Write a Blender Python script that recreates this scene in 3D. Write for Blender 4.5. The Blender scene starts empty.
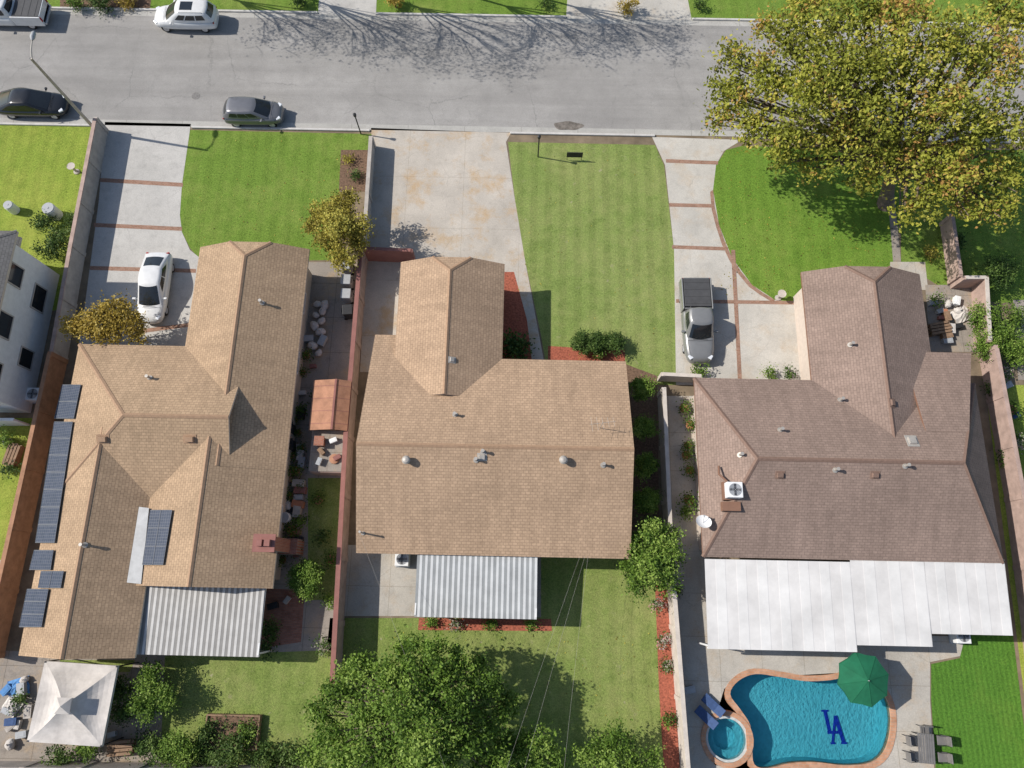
import bpy, math, random, bmesh
import numpy as np
from mathutils import Vector, Matrix
from mathutils.geometry import tessellate_polygon
from mathutils.bvhtree import BVHTree
random.seed(7); rng=np.random.default_rng(7)
scene=bpy.context.scene; COL=scene.collection
# ---------------------------------------------------------------- survey camera
F=720.; T=math.radians(15.9); A=math.radians(1.2); H=44.
RT=Vector((math.cos(A),math.sin(A),0)); FH=Vector((-math.sin(A),math.cos(A),0)); ZU=Vector((0,0,1))
FW=FH*math.sin(T)-ZU*math.cos(T); UP=FH*math.cos(T)+ZU*math.sin(T)
def ray(px,py): return FW+RT*((px-512)/F)+UP*((384-py)/F)
def W(px,py,z=0.):
    r=ray(px,py); t=(z-H)/r.z
    return Vector((r.x*t,r.y*t,z))
cd=bpy.data.cameras.new("camera"); cam=bpy.data.objects.new("camera",cd); COL.objects.link(cam)
m=Matrix((RT,UP,-FW)).transposed().to_4x4(); m.translation=Vector((0,0,H)); cam.matrix_world=m
cd.sensor_width=36; cd.lens=F/1024*36; cd.clip_end=2000; scene.camera=cam
# ---------------------------------------------------------------- light
EL=math.radians(42); hd=Vector((1,-0.17)).normalized()
d=Vector((hd.x*math.cos(EL),hd.y*math.cos(EL),-math.sin(EL)))
sl=bpy.data.lights.new("sun","SUN"); sl.energy=5.0; sl.angle=math.radians(.6); sl.color=(1,.95,.88)
so=bpy.data.objects.new("sun",sl); so.rotation_euler=d.to_track_quat('-Z','Y').to_euler(); so.location=(0,0,60); COL.objects.link(so)
w=bpy.data.worlds.new("World"); scene.world=w; w.use_nodes=True
nt=w.node_tree; sk=nt.nodes.new("ShaderNodeTexSky"); sk.sky_type='NISHITA'; sk.sun_disc=False
sk.sun_elevation=EL; sk.sun_rotation=math.atan2(-hd.x,-hd.y)
bg=nt.nodes["Background"]; bg.inputs[1].default_value=.12; nt.links.new(sk.outputs[0],bg.inputs[0])
scene.view_settings.view_transform='Standard'; scene.view_settings.look='None'; scene.view_settings.exposure=0
# ---------------------------------------------------------------- materials
def c4(c): return (c[0],c[1],c[2],1)
class N:
    def __init__(s,name):
        s.m=bpy.data.materials.new(name); s.m.use_nodes=True; s.t=s.m.node_tree; s.b=s.t.nodes["Principled BSDF"]
        s.tc=s.t.nodes.new("ShaderNodeTexCoord")
    def n(s,typ,**k):
        x=s.t.nodes.new(typ)
        for a,b in k.items(): setattr(x,a,b)
        return x
    def l(s,a,b): s.t.links.new(a,b)
    def noise(s,scale,detail=5,rough=.6,co='Object',vec=None):
        x=s.n("ShaderNodeTexNoise"); x.inputs['Scale'].default_value=scale; x.inputs['Detail'].default_value=detail; x.inputs['Roughness'].default_value=rough
        s.l(vec if vec is not None else s.tc.outputs[co],x.inputs['Vector']); return x.outputs['Fac']
    def ramp(s,fac,stops):
        r=s.n("ShaderNodeValToRGB"); e=r.color_ramp.elements
        while len(e)<len(stops): e.new(.5)
        for i,(p,c) in enumerate(stops): e[i].position=p; e[i].color=c4(c) if not isinstance(c,(int,float)) else (c,c,c,1)
        s.l(fac,r.inputs[0]); return r.outputs[0]
    def mix(s,fac,a,b,mode='MIX'):
        x=s.n("ShaderNodeMix",data_type='RGBA',blend_type=mode)
        for v,i in ((fac,0),(a,6),(b,7)):
            if isinstance(v,(int,float)): x.inputs[i].default_value=v
            elif isinstance(v,tuple): x.inputs[i].default_value=c4(v)
            else: s.l(v,x.inputs[i])
        return x.outputs[2]
    def math(s,op,a,b=0.):
        x=s.n("ShaderNodeMath",operation=op)
        for v,i in ((a,0),(b,1)):
            if isinstance(v,(int,float)): x.inputs[i].default_value=v
            else: s.l(v,x.inputs[i])
        return x.outputs[0]
    def bump(s,h,strength=.3,dist=.02):
        x=s.n("ShaderNodeBump"); x.inputs['Strength'].default_value=strength; x.inputs['Distance'].default_value=dist
        s.l(h,x.inputs['Height']); s.l(x.outputs[0],s.b.inputs['Normal'])
    def out(s,col,rough=.85,metal=0.,spec=.3):
        if isinstance(col,tuple): s.b.inputs['Base Color'].default_value=c4(col)
        else: s.l(col,s.b.inputs['Base Color'])
        s.b.inputs['Roughness'].default_value=rough; s.b.inputs['Metallic'].default_value=metal
        s.b.inputs['Specular IOR Level'].default_value=spec
        return s.m
def sc(c,k): return tuple(x*k for x in c)
def simple(name,c,var=.18,scale=2.5,rough=.8,metal=0.,spec=.3,bump=0.):
    g=N(name); a=g.noise(scale,6,.65); 
    col=g.ramp(a,[(.3,sc(c,1-var)),(.7,sc(c,1+var))])
    if bump: g.bump(g.noise(scale*12,3),bump,.01)
    return g.out(col,rough,metal,spec)
def grass(name,dark,mid,dry,dryness=.5,stripe=None,bare=.0,mow=.07):
    g=N(name); big=g.noise(.2,4,.6); med=g.noise(1.1,7,.78); fine=g.noise(9,4,.8); vf=g.noise(32,2,.7)
    base=g.ramp(fine,[(.3,dark),(.5,mid),(.72,sc(mid,1.4))])
    k=g.math('ADD',g.math('MULTIPLY',big,.5),g.math('MULTIPLY',med,.5))
    dm=g.ramp(k,[(.58-.3*dryness,0.),(.80-.3*dryness,1.)])
    base=g.mix(g.math('MULTIPLY',dm,.7),base,g.mix(fine,sc(dry,.7),sc(dry,1.25)))
    dk=g.ramp(g.noise(.55,6,.75),[(.3,.80),(.48,1.)]); base=g.mix(1.,base,dk,'MULTIPLY')
    if bare:
        base=g.mix(g.math('MULTIPLY',g.ramp(g.noise(.9,7,.75),[(.60,0.),(.70,1.)]),bare),base,(.40,.35,.22))
        base=g.mix(g.ramp(g.noise(1.9,3,.5),[(.70,0.),(.75,.6)]),base,(.44,.38,.27))
    wv=g.n("ShaderNodeTexWave"); wv.inputs['Scale'].default_value=stripe or .32; wv.inputs['Distortion'].default_value=.8; g.l(g.tc.outputs['Object'],wv.inputs['Vector'])
    base=g.mix(.14 if stripe else mow,base,g.ramp(wv.outputs['Fac'],[(.3,sc(mid,.5)),(.7,sc(mid,1.8))]))
    base=g.mix(1.,base,g.ramp(vf,[(.25,.5),(.6,1.2)]),'MULTIPLY')
    g.bump(g.math('ADD',fine,vf),.8,.04)
    return g.out(base,.95,0,.1)
def concrete(name,c,joint=3.,stain=.25,jd=.6,rust=0.):
    g=N(name); big=g.noise(.35,5,.6); fine=g.noise(14,4,.7); med=g.noise(1.6,6,.75)
    col=g.ramp(big,[(.3,sc(c,.82)),(.7,sc(c,1.08))])
    col=g.mix(g.ramp(med,[(.5,0.),(.75,stain)]),col,sc(c,.55))
    if rust: col=g.mix(g.ramp(g.noise(.5,7,.72),[(.50,0.),(.66,rust)]),col,(.48,.33,.18)); col=g.mix(g.ramp(g.noise(2.0,5,.65),[(.66,0.),(.76,.6)]),col,(.30,.19,.11))
    col=g.mix(1.,col,g.ramp(fine,[(.3,.82),(.7,1.07)]),'MULTIPLY')
    if joint:
        b=g.n("ShaderNodeTexBrick"); b.offset=0; b.inputs['Scale'].default_value=1; b.inputs['Brick Width'].default_value=joint; b.inputs['Row Height'].default_value=joint
        b.inputs['Mortar Size'].default_value=.016; b.inputs['Color1'].default_value=(1,1,1,1); b.inputs['Color2'].default_value=(.96,.96,.96,1); b.inputs['Mortar'].default_value=(jd,jd*.98,jd*.94,1)
        g.l(g.tc.outputs['Object'],b.inputs['Vector']); col=g.mix(1.,col,b.outputs['Color'],'MULTIPLY')
    vo=g.n("ShaderNodeTexVoronoi",feature='DISTANCE_TO_EDGE'); vo.inputs['Scale'].default_value=.3
    vd=g.n("ShaderNodeTexNoise"); vd.inputs['Scale'].default_value=1.2; vd.inputs['Detail'].default_value=7; vd.inputs['Roughness'].default_value=.7; g.l(g.tc.outputs['Object'],vd.inputs['Vector'])
    g.l(g.mix(.5,g.tc.outputs['Object'],vd.outputs['Color'],'ADD'),vo.inputs['Vector'])
    ck=g.ramp(vo.outputs['Distance'],[(.0,1.),(.006,0.)])
    col=g.mix(g.math('MULTIPLY',ck,g.ramp(big,[(.48,0.),(.58,.4)])),col,sc(c,.35))
    g.bump(fine,.3,.01)
    return g.out(col,.9,0,.2)
def asphalt(name):
    g=N(name); c=(.355,.34,.32)
    big=g.noise(.12,5,.6); fine=g.noise(20,4,.8); med=g.noise(.9,7,.75)
    col=g.ramp(big,[(.3,sc(c,.80)),(.7,sc(c,1.12))])
    sx=g.n("ShaderNodeMapping"); sx.inputs['Scale'].default_value=(.05,1,1); g.l(g.tc.outputs['Object'],sx.inputs[0])
    col=g.mix(1.,col,g.ramp(g.noise(.9,4,.6,vec=sx.outputs[0]),[(.3,.86),(.7,1.09)]),'MULTIPLY')
    col=g.mix(g.ramp(med,[(.42,0.),(.8,.5)]),col,sc(c,.6))
    col=g.mix(1.,col,g.ramp(fine,[(.25,.70),(.75,1.18)]),'MULTIPLY')
    vd=g.n("ShaderNodeTexNoise"); vd.inputs['Scale'].default_value=.8; vd.inputs['Detail'].default_value=10; vd.inputs['Roughness'].default_value=.72; g.l(g.tc.outputs['Object'],vd.inputs['Vector'])
    vec=g.mix(1.3,g.tc.outputs['Object'],vd.outputs['Color'],'ADD')
    for s_,w_,k_ in ((.17,.0035,.5),(.5,.004,.32)):
        vo=g.n("ShaderNodeTexVoronoi",feature='DISTANCE_TO_EDGE'); vo.inputs['Scale'].default_value=s_; g.l(vec,vo.inputs['Vector'])
        ck=g.ramp(vo.outputs['Distance'],[(w_*.3,1.),(w_*1.8,0.)])
        col=g.mix(g.math('MULTIPLY',ck,g.ramp(g.noise(.3,3,.5),[(.40,0.),(.58,k_)])),col,(.13,.13,.125))
    g.bump(fine,.5,.01)
    return g.out(col,.92,0,.2)
def shingle(name,c,bw=.26,rh=.17,cv=.09,dark=.68):
    g=N(name); b=g.n("ShaderNodeTexBrick"); b.offset=.5; b.inputs['Scale'].default_value=1; b.inputs['Brick Width'].default_value=bw; b.inputs['Row Height'].default_value=rh
    b.inputs['Mortar Size'].default_value=.02; b.inputs['Mortar Smooth'].default_value=.6
    b.inputs['Color1'].default_value=c4(sc(c,1-cv)); b.inputs['Color2'].default_value=c4(sc(c,1+cv)); b.inputs['Mortar'].default_value=c4(sc(c,dark))
    g.l(g.tc.outputs['UV'],b.inputs['Vector'])
    big=g.noise(.3,5,.65); fine=g.noise(7,6,.85); st=g.noise(1.4,6,.7)
    mp=g.n("ShaderNodeMapping"); mp.inputs['Scale'].default_value=(2.2,.25,1); g.l(g.tc.outputs['UV'],mp.inputs[0])
    col=g.mix(1.,b.outputs['Color'],g.ramp(big,[(.3,.88),(.7,1.10)]),'MULTIPLY')
    col=g.mix(1.,col,g.ramp(g.noise(1.,4,.6,vec=mp.outputs[0]),[(.3,.90),(.7,1.08)]),'MULTIPLY')
    col=g.mix(1.,col,g.ramp(fine,[(.3,.78),(.7,1.15)]),'MULTIPLY')
    col=g.mix(g.ramp(st,[(.58,0.),(.8,.35)]),col,sc(c,.55))
    g.bump(b.outputs['Fac'],-.35,.015)
    return g.out(col,.92,0,.15)
def bricks(name,c1,c2,mortar,bw=.22,rh=.09,uv=False):
    g=N(name); b=g.n("ShaderNodeTexBrick"); b.inputs['Scale'].default_value=1; b.inputs['Brick Width'].default_value=bw; b.inputs['Row Height'].default_value=rh
    b.inputs['Mortar Size'].default_value=.01; b.inputs['Color1'].default_value=c4(c1); b.inputs['Color2'].default_value=c4(c2); b.inputs['Mortar'].default_value=c4(mortar)
    g.l(g.tc.outputs['UV' if uv else 'Object'],b.inputs['Vector'])
    col=g.mix(1.,b.outputs['Color'],g.ramp(g.noise(2,5,.7),[(.3,.75),(.7,1.15)]),'MULTIPLY')
    return g.out(col,.9,0,.15)
def foliage(name,stops):
    g=N(name); at=g.n("ShaderNodeAttribute",attribute_name="tint")
    col=g.ramp(at.outputs['Fac'],stops)
    g.out(col,.6,0,.25)
    tr=g.n("ShaderNodeBsdfTranslucent"); g.l(col,tr.inputs['Color']); mx=g.n("ShaderNodeMixShader"); mx.inputs[0].default_value=.25
    g.l(g.b.outputs[0],mx.inputs[1]); g.l(tr.outputs[0],mx.inputs[2]); g.l(mx.outputs[0],g.t.nodes["Material Output"].inputs[0])
    return g.m
m_ground=simple("soil",(.20,.155,.105),.35,.8,.95,bump=.5)
m_road=asphalt("asphalt")
m_gut=concrete("gutter_concrete",(.46,.445,.41),4.,.4)
m_kerb=simple("kerb_concrete",(.52,.50,.47),.15,2)
m_dB=concrete("driveway_grey",(.52,.50,.465),0,.5)
m_dC=concrete("driveway_tan",(.53,.48,.415),3.9,.4,.8,.75)
m_dD=concrete("driveway_light",(.54,.51,.455),0,.45,.6,.3)
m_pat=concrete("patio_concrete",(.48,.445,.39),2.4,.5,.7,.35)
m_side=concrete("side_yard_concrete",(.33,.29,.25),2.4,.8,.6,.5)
m_bstrip=bricks("brick_band",(.28,.14,.09),(.36,.20,.14),(.3,.25,.2))
m_bpat=bricks("brick_paving",(.28,.12,.08),(.36,.17,.12),(.2,.15,.12))
m_cop=bricks("coping_brick",(.46,.23,.13),(.54,.30,.19),(.4,.3,.22),.3,.14)
m_gA=grass("grass_yellow_green",(.11,.165,.025),(.24,.315,.05),(.40,.41,.09),.5)
m_gB=grass("grass_green",(.075,.135,.022),(.155,.245,.04),(.30,.33,.09),.38)
m_gC=grass("grass_dry_green",(.10,.15,.04),(.20,.265,.07),(.35,.35,.14),.5,None,.55,.10)
m_gD=grass("grass_fresh",(.07,.14,.02),(.145,.25,.035),(.26,.32,.07),.33)
m_gback=grass("grass_back",(.095,.145,.035),(.19,.25,.062),(.34,.34,.13),.5,None,.45)
m_gpool=grass("grass_vivid",(.04,.11,.02),(.09,.205,.028),(.15,.23,.04),.2,1.1)
m_mulch=simple("red_mulch",(.33,.10,.06),.5,9,.95,bump=.8)
m_dmulch=simple("dark_mulch",(.16,.10,.065),.5,9,.95,bump=.8)
m_shC=shingle("shingle_tan",(.43,.30,.20))
m_shB=shingle("shingle_sand",(.42,.295,.19))
m_shD=shingle("shingle_grey_brown",(.28,.205,.168),.3,.16,.08,.72)
m_shA=shingle("shingle_grey",(.16,.155,.15))
m_capC=simple("ridge_tan",(.34,.22,.14),.15,6); m_capD=simple("ridge_brown",(.20,.13,.10),.15,6)
m_fas=simple("fascia_cream",(.55,.48,.4),.1,3); m_fasb=simple("fascia_brown",(.22,.12,.08),.1,3)
m_stC=simple("stucco_tan",(.55,.46,.36),.08,4,bump=.3); m_stW=simple("stucco_white",(.72,.72,.70),.08,3,bump=.3); m_stD=simple("stucco_beige",(.55,.47,.40),.08,4)
m_wpink=simple("block_wall_pinkish",(.40,.29,.245),.22,2,bump=.4); m_wgrey=simple("block_wall_grey",(.42,.38,.34),.2,2,bump=.4)
m_wterra=simple("wall_terracotta",(.38,.20,.115),.25,2,bump=.3); m_wwhite=simple("wall_offwhite",(.54,.48,.42),.15,2,bump=.3)
m_wred=simple("wall_red_brown",(.27,.12,.10),.15,2)
m_white=simple("white_paint",(.74,.74,.73),.06,3,.6)
m_vent=simple("vent_metal",(.42,.39,.35),.12,5,.55,.3,.4)
m_flash=simple("grey_roofing_patch",(.50,.50,.49),.15,1.5)
m_dark=simple("dark_plastic",(.03,.03,.032),.2,4,.5); m_black=simple("black_rubber",(.018,.018,.018),.2,5,.8)
m_glass=simple("dark_glass",(.018,.022,.026),.2,1,.06,0,.7); m_wood=simple("weathered_wood",(.25,.16,.10),.3,4)
m_bark=simple("bark",(.17,.13,.10),.35,6,bump=.6); m_rust=simple("rust_orange_roof",(.38,.19,.115),.25,2)
m_chim=bricks("chimney_brick",(.30,.10,.06),(.38,.15,.09),(.3,.22,.18),.22,.08)
m_terra=simple("terracotta_pot",(.42,.18,.10),.15,6); m_plg=simple("grey_plastic",(.36,.37,.38),.1,4,.5)
m_blue=simple("blue_fabric",(.05,.09,.20),.2,4); m_ugreen=simple("green_canvas",(.012,.125,.06),.15,2,.8)
m_canv=simple("white_canvas",(.54,.50,.46),.18,1.5,.9); m_red=simple("tail_red",(.35,.02,.02),.1,4,.3); m_lens=simple("clear_lens",(.7,.72,.75),.1,3,.15,0,.6)
m_ton=simple("tonneau_vinyl",(.07,.07,.072),.15,3,.6); m_furn=simple("grey_patio_metal",(.20,.19,.18),.15,3,.5,.2); m_tile=simple("pale_pool_tile",(.50,.52,.50),.2,6,.4)
m_chrome=simple("silver_metal",(.55,.56,.58),.08,4,.35,.6,.5); m_alu=simple("panel_edge_metal",(.22,.23,.25),.08,4,.5,.2,.3); m_bluep=simple("blue_tarp",(.10,.25,.5),.15,3)
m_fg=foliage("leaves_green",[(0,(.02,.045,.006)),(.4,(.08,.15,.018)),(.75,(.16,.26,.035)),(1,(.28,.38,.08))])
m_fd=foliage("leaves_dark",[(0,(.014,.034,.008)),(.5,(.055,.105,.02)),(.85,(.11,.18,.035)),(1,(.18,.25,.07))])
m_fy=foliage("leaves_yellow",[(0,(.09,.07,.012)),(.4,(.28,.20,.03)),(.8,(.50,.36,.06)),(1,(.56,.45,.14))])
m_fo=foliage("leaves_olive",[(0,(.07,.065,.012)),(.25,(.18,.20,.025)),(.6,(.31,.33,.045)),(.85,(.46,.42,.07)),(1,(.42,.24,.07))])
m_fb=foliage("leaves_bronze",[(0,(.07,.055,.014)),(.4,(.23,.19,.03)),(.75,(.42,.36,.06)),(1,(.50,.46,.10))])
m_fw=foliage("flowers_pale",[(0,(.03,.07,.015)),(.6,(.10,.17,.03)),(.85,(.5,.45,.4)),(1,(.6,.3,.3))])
# ---------------------------------------------------------------- object helpers
ORG={}
def thing(name,label,cat,loc=(0,0,0),group=None):
    o=bpy.data.objects.new(name,None); o.empty_display_size=.3; o.location=loc; COL.objects.link(o)
    o["label"]=label; o["category"]=cat
    if group: o["group"]=group
    ORG[o.name]=Vector(loc); return o
class MB:
    def __init__(s): s.v=[];s.f=[];s.m=[]
    def poly(s,pts,mi=0):
        k=len(s.v); s.v+=[Vector(p) for p in pts]; s.f.append(list(range(k,k+len(pts)))); s.m.append(mi); return s
    def box(s,c,sz,rz=0.,mi=0,top=1.,M=None):
        k=len(s.v); R=Matrix.Rotation(rz,3,'Z'); c=Vector(c)
        for z in(-.5,.5):
            t=top if z>0 else 1.
            for x,y in((-.5,-.5),(.5,-.5),(.5,.5),(-.5,.5)):
                p=Vector((x*sz[0]*t,y*sz[1]*t,z*sz[2])); p=(M@p) if M else R@p; s.v.append(p+c)
        for f in((0,3,2,1),(4,5,6,7),(0,1,5,4),(1,2,6,5),(2,3,7,6),(3,0,4,7)): s.f.append([k+i for i in f]); s.m.append(mi)
        return s
    def tube(s,pts,rad,n=8,mi=0,cap=True):
        k=len(s.v); pts=[Vector(p) for p in pts]
        for i,p in enumerate(pts):
            a=pts[max(0,i-1)]; b=pts[min(len(pts)-1,i+1)]; t=(b-a).normalized()
            u=t.cross(Vector((0,0,1)) if abs(t.z)<.9 else Vector((1,0,0))).normalized(); v=t.cross(u)
            r=rad[i] if isinstance(rad,(list,tuple)) else rad
            for j in range(n):
                q=2*math.pi*j/n; s.v.append(p+(u*math.cos(q)+v*math.sin(q))*r)
        for i in range(len(pts)-1):
            for j in range(n):
                a=k+i*n+j; b=k+i*n+(j+1)%n; s.f.append([a,b,b+n,a+n]); s.m.append(mi)
        if cap:
            s.f.append([k+j for j in range(n)]); s.m.append(mi); s.f.append([k+(len(pts)-1)*n+j for j in range(n)][::-1]); s.m.append(mi)
        return s
    def build(s,name,mats,parent=None,world=True,bevel=0.,seg=2,smooth=False,sub=0,uv=False,kind=None,label=None,tri=False):
        me=bpy.data.meshes.new(name); o0=ORG.get(parent.name,Vector()) if (parent and world) else Vector()
        me.from_pydata([p-o0 for p in s.v],[],s.f)
        mats=mats if isinstance(mats,(list,tuple)) else [mats]
        for x in mats: me.materials.append(x)
        me.polygons.foreach_set("material_index",s.m)
        if smooth: me.polygons.foreach_set("use_smooth",[True]*len(s.f))
        if uv:
            ul=me.uv_layers.new(name="UVMap")
            for p in me.polygons:
                n=p.normal; h=Vector((0,0,1)).cross(n)
                h=h.normalized() if h.length>1e-3 else Vector((1,0,0)); q=n.cross(h)
                for li in p.loop_indices:
                    c=me.vertices[me.loops[li].vertex_index].co; ul.data[li].uv=(c.dot(h),c.dot(q))
        me.update(); o=bpy.data.objects.new(name,me); COL.objects.link(o)
        if parent: o.parent=parent; ORG[o.name]=ORG.get(parent.name,Vector())
        if bevel:
            b=o.modifiers.new("bevel","BEVEL"); b.width=bevel; b.segments=seg; b.limit_method='ANGLE'
        if sub:
            b=o.modifiers.new("sub","SUBSURF"); b.levels=sub; b.render_levels=sub
        if kind: o["kind"]=kind
        if label: o["label"]=label
        return o
def clone(root,loc,rz=0.,label=None,scale=1.):
    def rec(o,par):
        n=o.copy(); COL.objects.link(n)
        if par: n.parent=par
        for ch in list(o.children): rec(ch,n)
        return n
    n=rec(root,None); n.location=loc; n.rotation_euler=(0,0,rz); n.scale=(scale,)*3
    if label: n["label"]=label
    return n
def sheet(name,poly,z,mat,holes=(),kind="structure"):
    loops=[[Vector((p[0],p[1],0)) for p in poly]]+[[Vector((p[0],p[1],0)) for p in h] for h in holes]
    vs=[p for l in loops for p in l]; tr=tessellate_polygon(loops)
    me=bpy.data.meshes.new(name); fs=[]
    for t in tr:
        a,b,c=[vs[i] for i in t]
        fs.append(t if (b-a).cross(c-a).z>0 else (t[0],t[2],t[1]))
    me.from_pydata([(p.x,p.y,z) for p in vs],[],fs); me.materials.append(mat)
    o=bpy.data.objects.new(name,me); COL.objects.link(o); o["kind"]=kind; return o
def PX(l): return [W(a,b) for a,b in l]
def catmull(p,n=6,closed=True):
    out=[];L=len(p)
    for i in range(L):
        a,b,c,e=p[(i-1)%L],p[i],p[(i+1)%L],p[(i+2)%L]
        for j in range(n):
            t=j/n; out.append(.5*((2*b)+(c-a)*t+(2*a-5*b+4*c-e)*t*t+(3*b-a-3*c+e)*t**3))
    return out
# ---------------------------------------------------------------- ground
poolp=catmull(PX([(730,694),(738,681),(755,674),(780,677),(805,681),(830,680),(853,676),(874,683),(887,700),(891,722),(886,748),(872,762),(845,765),(815,762),(790,763),(768,768),(754,764),(752,745),(750,725),(740,709)]),4)
spac=W(727,739); sr=1.2
spap=[spac+Vector((math.cos(q),math.sin(q),0))*sr for q in [2*math.pi*i/28 for i in range(28)]]
def offs(P,dd):
    out=[];L=len(P)
    area=sum(P[i].x*P[(i+1)%L].y-P[(i+1)%L].x*P[i].y for i in range(L)); sg=1 if area>0 else -1
    for i in range(L):
        t=(P[(i+1)%L]-P[i-1]).normalized(); out.append(P[i]+Vector((t.y,-t.x,0))*dd*sg)
    return out
hole=PX([(724,689),(736,677),(755,670),(800,675),(853,672),(877,678),(892,698),(895,722),(891,750),(875,767),(815,768),(770,773),(740,770),(715,765),(703,745),(703,728),(717,712)])
BIG=260
sheet("ground",[(-BIG,-BIG),(BIG,-BIG),(BIG,BIG),(-BIG,BIG)],0,m_ground,[hole])
yS=W(372,130).y; yN=W(372,15).y
sheet("road",[(-BIG,yS),(BIG,yS),(BIG,yN),(-BIG,yN)],.008,m_road)
sheet("gutter",[(-BIG,yS),(BIG,yS),(BIG,yS+.45),(-BIG,yS+.45)],.012,m_gut)
sheet("gutter",[(-BIG,yN-.45),(BIG,yN-.45),(BIG,yN),(-BIG,yN)],.012,m_gut)
sheet("verge",[(-BIG,yN),(BIG,yN),(BIG,yN+30),(-BIG,yN+30)],.006,m_gB)
def kerb(x0,x1,y,mt=m_kerb):
    MB().box(((x0+x1)/2,y,.06),(x1-x0,.16,.14)).build("kerb",mt,bevel=.03,kind="structure")
X=lambda px,py,z=0:W(px,py,z).x
ys=yS-.08
for a,b in ((-90,X(104,126)),(X(192,128),X(370,132)),(X(510,138),X(655,142)),(X(740,144),90)): kerb(a,b,ys)
yn=yN+.08
for a,b in ((-90,X(318,12)),(X(376,12),X(566,18)),(X(692,20),90)): kerb(a,b,yn)
def slab(name,poly,z,mat): return sheet(name,PX(poly),z,mat)
slab("driveway",[(318,14),(376,15),(378,-40),(322,-40)],.01,m_dB)
slab("driveway",[(566,19),(692,21),(680,-40),(570,-40)],.01,m_dD)
slab("planting_bed",[(60,8),(150,9),(155,-30),(60,-30)],.01,m_dmulch)
slab("lawn",[(-80,123),(100,126),(92,180),(76,235),(60,310),(-80,320)],.008,m_gA)
slab("driveway",[(105,122),(191,124),(190,130),(182,185),(180,215),(182,232),(190,250),(205,262),(195,352),(78,352),(85,305),(99,200)],.012,m_dB)
slab("lawn",[(190,130),(372,134),(371,150),(341,150),(337,260),(202,262),(190,248),(182,232),(180,215),(182,185)],.008,m_gB)
slab("planting_bed",[(341,150),(371,150),(368,192),(339,190)],.012,m_dmulch)
for a,b,c,e in ((100,180,183,185),(94,225,182,229),(90,268,196,271)):
    slab("brick_band",[(a,b-2),(c,e-2),(c,e+2),(a,b+2)],.017,m_bstrip)
slab("brick_band",[(136,330),(196,322),(196,326),(136,334)],.017,m_bstrip)
slab("driveway",[(371,128),(511,133),(506,142),(515,200),(525,260),(546,372),(360,372),(366,262),(372,140)],.012,m_dC)
slab("lawn",[(508,142),(655,145),(664,165),(674,250),(678,385),(548,385),(545,358),(540,330),(525,260),(515,200)],.008,m_gC)
slab("planting_bed",[(500,272),(514,272),(527,320),(532,362),(500,362)],.017,m_mulch)
slab("planting_bed",[(548,346),(580,348),(625,350),(625,366),(548,362)],.017,m_mulch)
slab("planting_bed",[(620,362),(657,376),(660,560),(625,560)],.01,m_dmulch)
slab("driveway",[(652,137),(742,140),(724,151),(716,165),(713,190),(719,225),(732,258),(752,285),(775,300),(806,303),(812,385),(676,385),(674,250),(665,165)],.012,m_dD)
slab("lawn",[(742,146),(900,150),(897,310),(775,301),(752,285),(732,258),(719,225),(713,190),(716,165),(726,150)],.008,m_gD)
for q in ([(666,161),(718,163)],[(669,205),(714,206)],[(672,247),(728,249)],[(676,301),(738,302)],[(738,302),(803,303)]):
    (a,b),(c,e)=q; slab("brick_band",[(a,b-1.8),(c,e-1.8),(c,e+1.8),(a,b+1.8)],.017,m_bstrip)
slab("brick_band",[(731,250),(735,250),(742,384),(738,384)],.021,m_bstrip)
cv=[(713,190),(714.5,207),(719,225),(725,243),(732,258),(741,272),(752,285),(763,293),(775,300)]
slab("brick_band",cv+[(a-3,b+2) for a,b in cv[::-1]],.025,m_bstrip)
slab("path",[(884,152),(890,152),(901,262),(893,262)],.017,m_side)
slab("lawn",[(901,150),(1150,150),(1150,310),(955,300),(945,290),(901,262)],.008,m_gB)
slab("path",[(890,262),(925,262),(928,290),(890,290)],.017,m_pat)
slab("patio",[(925,285),(975,285),(978,352),(930,352)],.018,m_side)
slab("lawn",[(985,385),(1200,385),(1200,900),(1050,900)],.008,m_gA)
slab("path",[(1013,300),(1060,300),(1070,380),(1018,380)],.014,m_side)
slab("lawn",[(330,618),(540,618),(540,540),(655,540),(660,600),(688,900),(300,900)],.008,m_gback)
slab("patio",[(345,545),(420,545),(420,616),(342,616)],.012,m_pat)
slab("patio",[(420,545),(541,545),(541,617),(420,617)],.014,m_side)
slab("planting_bed",[(419,618),(551,619),(552,631),(418,630)],.017,m_mulch)
slab("planting_bed",[(655,586),(667,586),(675,690),(681,790),(665,790),(659,690)],.014,m_mulch)
slab("path",[(662,396),(700,396),(712,600),(712,700),(681,700),(672,560)],.012,m_pat)
sheet("patio",PX([(676,636),(965,636),(960,656),(930,662),(930,700),(942,900),(690,900)]),.016,m_pat,[hole])
slab("lawn",[(962,620),(1012,628),(1045,900),(944,900),(931,700),(931,664),(960,658)],.012,m_gpool)
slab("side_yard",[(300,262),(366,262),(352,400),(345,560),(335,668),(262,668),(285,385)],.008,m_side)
slab("planting_bed",[(308,478),(344,478),(338,600),(308,600)],.012,m_gback)
slab("patio",[(250,588),(305,590),(301,642),(250,650)],.014,m_bpat)
slab("lawn",[(165,656),(335,650),(320,770),(160,770)],.01,m_gback)
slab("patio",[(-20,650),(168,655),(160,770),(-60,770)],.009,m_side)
slab("lawn",[(-80,418),(34,418),(10,560),(-80,560)],.008,m_gA)
slab("path",[(-80,560),(12,560),(-8,650),(-80,650)],.008,m_pat)
slab("lawn",[(60,660),(135,660),(130,672),(60,672)],.013,m_gback)
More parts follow.
